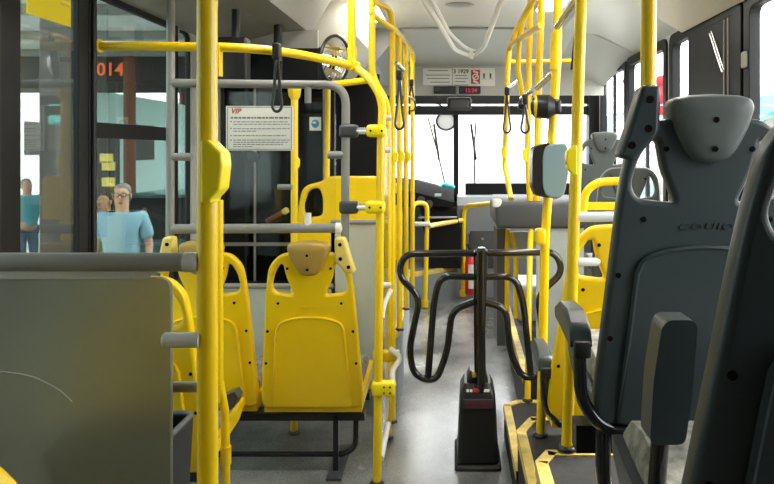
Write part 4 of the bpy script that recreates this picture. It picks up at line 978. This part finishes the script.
def person(label, x, y, h, face, skin, shirt, trousers, hair, glasses=False, bag=False):
    t = thing('person', label, 'person', (x, y, GZ))
    k = h/1.75; Rz = Matrix.Rotation(face, 3, 'Z')
    W = lambda p: Rz @ (Vector(p)*k) + Vector((x, y, GZ))
    def skin_chain(nm, verts, edges, radii, m, parent):
        me = bpy.data.meshes.new(nm); me.from_pydata([tuple(W(v)-Vector((x,y,GZ))) for v in verts], edges, [])
        o = bpy.data.objects.new(nm, me); COL.objects.link(o)
        md = o.modifiers.new('skin', 'SKIN'); md.use_smooth_shade = True
        if not me.skin_vertices: me.attributes
        for i, r_ in enumerate(radii):
            rr_ = r_ if isinstance(r_, tuple) else (r_, r_); me.skin_vertices[0].data[i].radius = (rr_[0]*k, rr_[1]*k)
        me.skin_vertices[0].data[0].use_root = True
        o.modifiers.new('sub', 'SUBSURF').levels = 1; o.modifiers['sub'].render_levels = 2
        me.materials.append(M[m]); o.parent = parent; o['_w'] = [x,y,GZ]; return o
    V = []; E = []; Rd = []
    def add(p, r_, par=None):
        V.append(p); Rd.append(r_); i = len(V)-1
        if par is not None: E.append((par, i))
        return i
    pel = add((0,0,.95), (.15,.11)); ab = add((0,0,1.12), (.14,.10), pel); ch = add((0,.0,1.32), (.16,.105), ab); nk = add((0,0,1.47), .055, ch)
    hd = add((0,-.01,1.56), (.068,.085), nk); hd2 = add((0,-.005,1.66), (.075,.092), hd); hd3 = add((0,0,1.72), (.055,.07), hd2)
    for s in (-1, 1):
        hip = add((s*.09,0,.90), .085, pel); kn = add((s*.10,-.02,.49), .058, hip); an = add((s*.10,.02,.08), .04, kn); add((s*.11,-.15,.035), (.042,.03), an)
        sh = add((s*.19,0,1.42), .055, ch); el = add((s*.25,.02,1.13), .042, sh); wr = add((s*.25,-.08,.90), .029, el); pm = add((s*.25,-.11,.83), (.036,.02), wr)
        for j in range(4):
            f0 = add((s*.25+(j-1.5)*.018,-.13,.785-.004*abs(j-1.4)), .009, pm); f1 = add((s*.25+(j-1.5)*.018,-.145,.745+(.01 if j in (0,3) else 0)), .0085, f0); add((s*.25+(j-1.5)*.017,-.14,.715+(.014 if j in (0,3) else 0)), .007, f1)
        th_ = add((s*.215,-.135,.82), .010, pm); add((s*.205,-.155,.785), .0085, th_)
    body = skin_chain('body', V, E, Rd, skin, t)
    V = []; E = []; Rd = []
    pel = add((0,0,.90), (.185,.145)); ab = add((0,0,1.12), (.180,.140), pel); ch = add((0,0,1.33), (.20,.145), ab); add((0,0,1.46), (.10,.085), ch)
    for s in (-1, 1): sh = add((s*.19,0,1.41), .085, ch); add((s*.24,.015,1.18), .072, sh)
    skin_chain('shirt', V, E, Rd, shirt, t)
    V = []; E = []; Rd = []
    pel = add((0,0,.97), (.158,.12))
    for s in (-1, 1): hip = add((s*.09,0,.88), .10, pel); kn = add((s*.10,-.02,.49), .073, hip); add((s*.10,.01,.10), .06, kn)
    skin_chain('trousers', V, E, Rd, trousers, t)
    mb = MB(); mb.ball((0,.035,1.69), .080, .075, .07); mb.ball((0,.05,1.64), .079, .062, .08); mb.xf(W); mb.build('hair', M[hair], t)
    for s in (-1, 1):
        MB().ball((s*.031,-.083,1.645), .011,.008,.007).xf(W).build('eye', M['white'], t); MB().ball((s*.031,-.0895,1.645), .005,.003,.005).xf(W).build('pupil', M['hair'], t)
        MB().ball((s*.078,.005,1.63), .012,.02,.03).xf(W).build('ear', M[skin], t)
        MB().rbox((s*.10-.045,-.19,0),(s*.10+.045,.07,.07),.03).xf(W).build('shoe', M['darkcloth'], t)
    MB().ball((0,-.100,1.615), .014,.018,.024).xf(W).build('nose', M[skin], t)
    MB().ball((0,-.088,1.565), .026,.006,.007).xf(W).build('mouth', M['redcloth'], t)
    if glasses:
        mb = MB()
        for s in (-1, 1): mb.tube([Vector((s*.034+.026*math.cos(2*PI*q_/16),-.100,1.645+.02*math.sin(2*PI*q_/16))) for q_ in range(16)], .004, 6, closed=True); mb.cyl((s*.06,-.098,1.65),(s*.08,.0,1.65),.004)
        mb.cyl((-.008,-.1,1.648),(.008,-.1,1.648),.004); mb.xf(W); mb.build('glasses', M['black'], t)
    return t
person('man in turquoise shirt and jeans standing outside the left door', at(27,0,10.9).x, 10.9, 1.68, math.radians(60), 'skin', 'turq', 'jeans', 'greyhair')
person('man in glasses and pale blue shirt outside the second door leaf', at(122,0,6.9).x, 6.9, 1.80, math.radians(15), 'skin', 'bluecloth', 'jeans', 'greyhair', True)
person('person in dark clothes half hidden beside the man in glasses', at(105,0,7.5).x, 7.5, 1.68, math.radians(-20), 'skin2', 'darkcloth', 'darkcloth', 'hair')

# ================================================================== LIGHT, WORLD, CAMERA
wd = bpy.data.worlds.new('sky'); S.world = wd; wd.use_nodes = True
nt = wd.node_tree; bg = nt.nodes['Background']
tc = nt.nodes.new('ShaderNodeTexCoord'); sx_ = nt.nodes.new('ShaderNodeSeparateXYZ'); rp = nt.nodes.new('ShaderNodeValToRGB')
rp.color_ramp.elements[0].position = .45; rp.color_ramp.elements[0].color = (.80, .84, .86, 1)
rp.color_ramp.elements[1].position = .75; rp.color_ramp.elements[1].color = (1, 1, 1, 1)
mp = nt.nodes.new('ShaderNodeMapRange'); mp.inputs['From Min'].default_value = -1
nt.links.new(tc.outputs['Generated'], sx_.inputs[0]); nt.links.new(sx_.outputs['Z'], mp.inputs['Value']); nt.links.new(mp.outputs[0], rp.inputs['Fac']); nt.links.new(rp.outputs['Color'], bg.inputs['Color'])
bg.inputs['Strength'].default_value = 5.0
sun = bpy.data.lights.new('sun', 'SUN'); sun.energy = 4.0; sun.angle = math.radians(3); sun.color = (1, .95, .86)
so = bpy.data.objects.new('sun', sun); COL.objects.link(so); so.rotation_euler = Vector((-.75, -.35, -.75)).to_track_quat('-Z', 'Y').to_euler()

cam = bpy.data.cameras.new('camera'); co = bpy.data.objects.new('camera', cam); COL.objects.link(co)
co.location = (0, 0, ZC); co.rotation_euler = (PI/2, 0, 0)
cam.sensor_width = 36; cam.sensor_fit = 'HORIZONTAL'; cam.lens = F/774*36; cam.shift_x = -(VX-387)/774; cam.shift_y = (VY-242)/774*1.0
cam.clip_start = .05; cam.clip_end = 300
S.camera = co
for o in bpy.data.objects:
    if '_w' in o: del o['_w']
S.view_settings.view_transform = 'Standard'; S.view_settings.look = 'None'; S.view_settings.gamma = 1; S.view_settings.use_curve_mapping = False
S.view_settings.exposure = 0.92
S.cycles.use_denoising = True
S.cycles.max_bounces = 8; S.cycles.transparent_max_bounces = 16; S.cycles.sample_clamp_indirect = 6
S.cycles.caustics_reflective = False; S.cycles.caustics_refractive = False
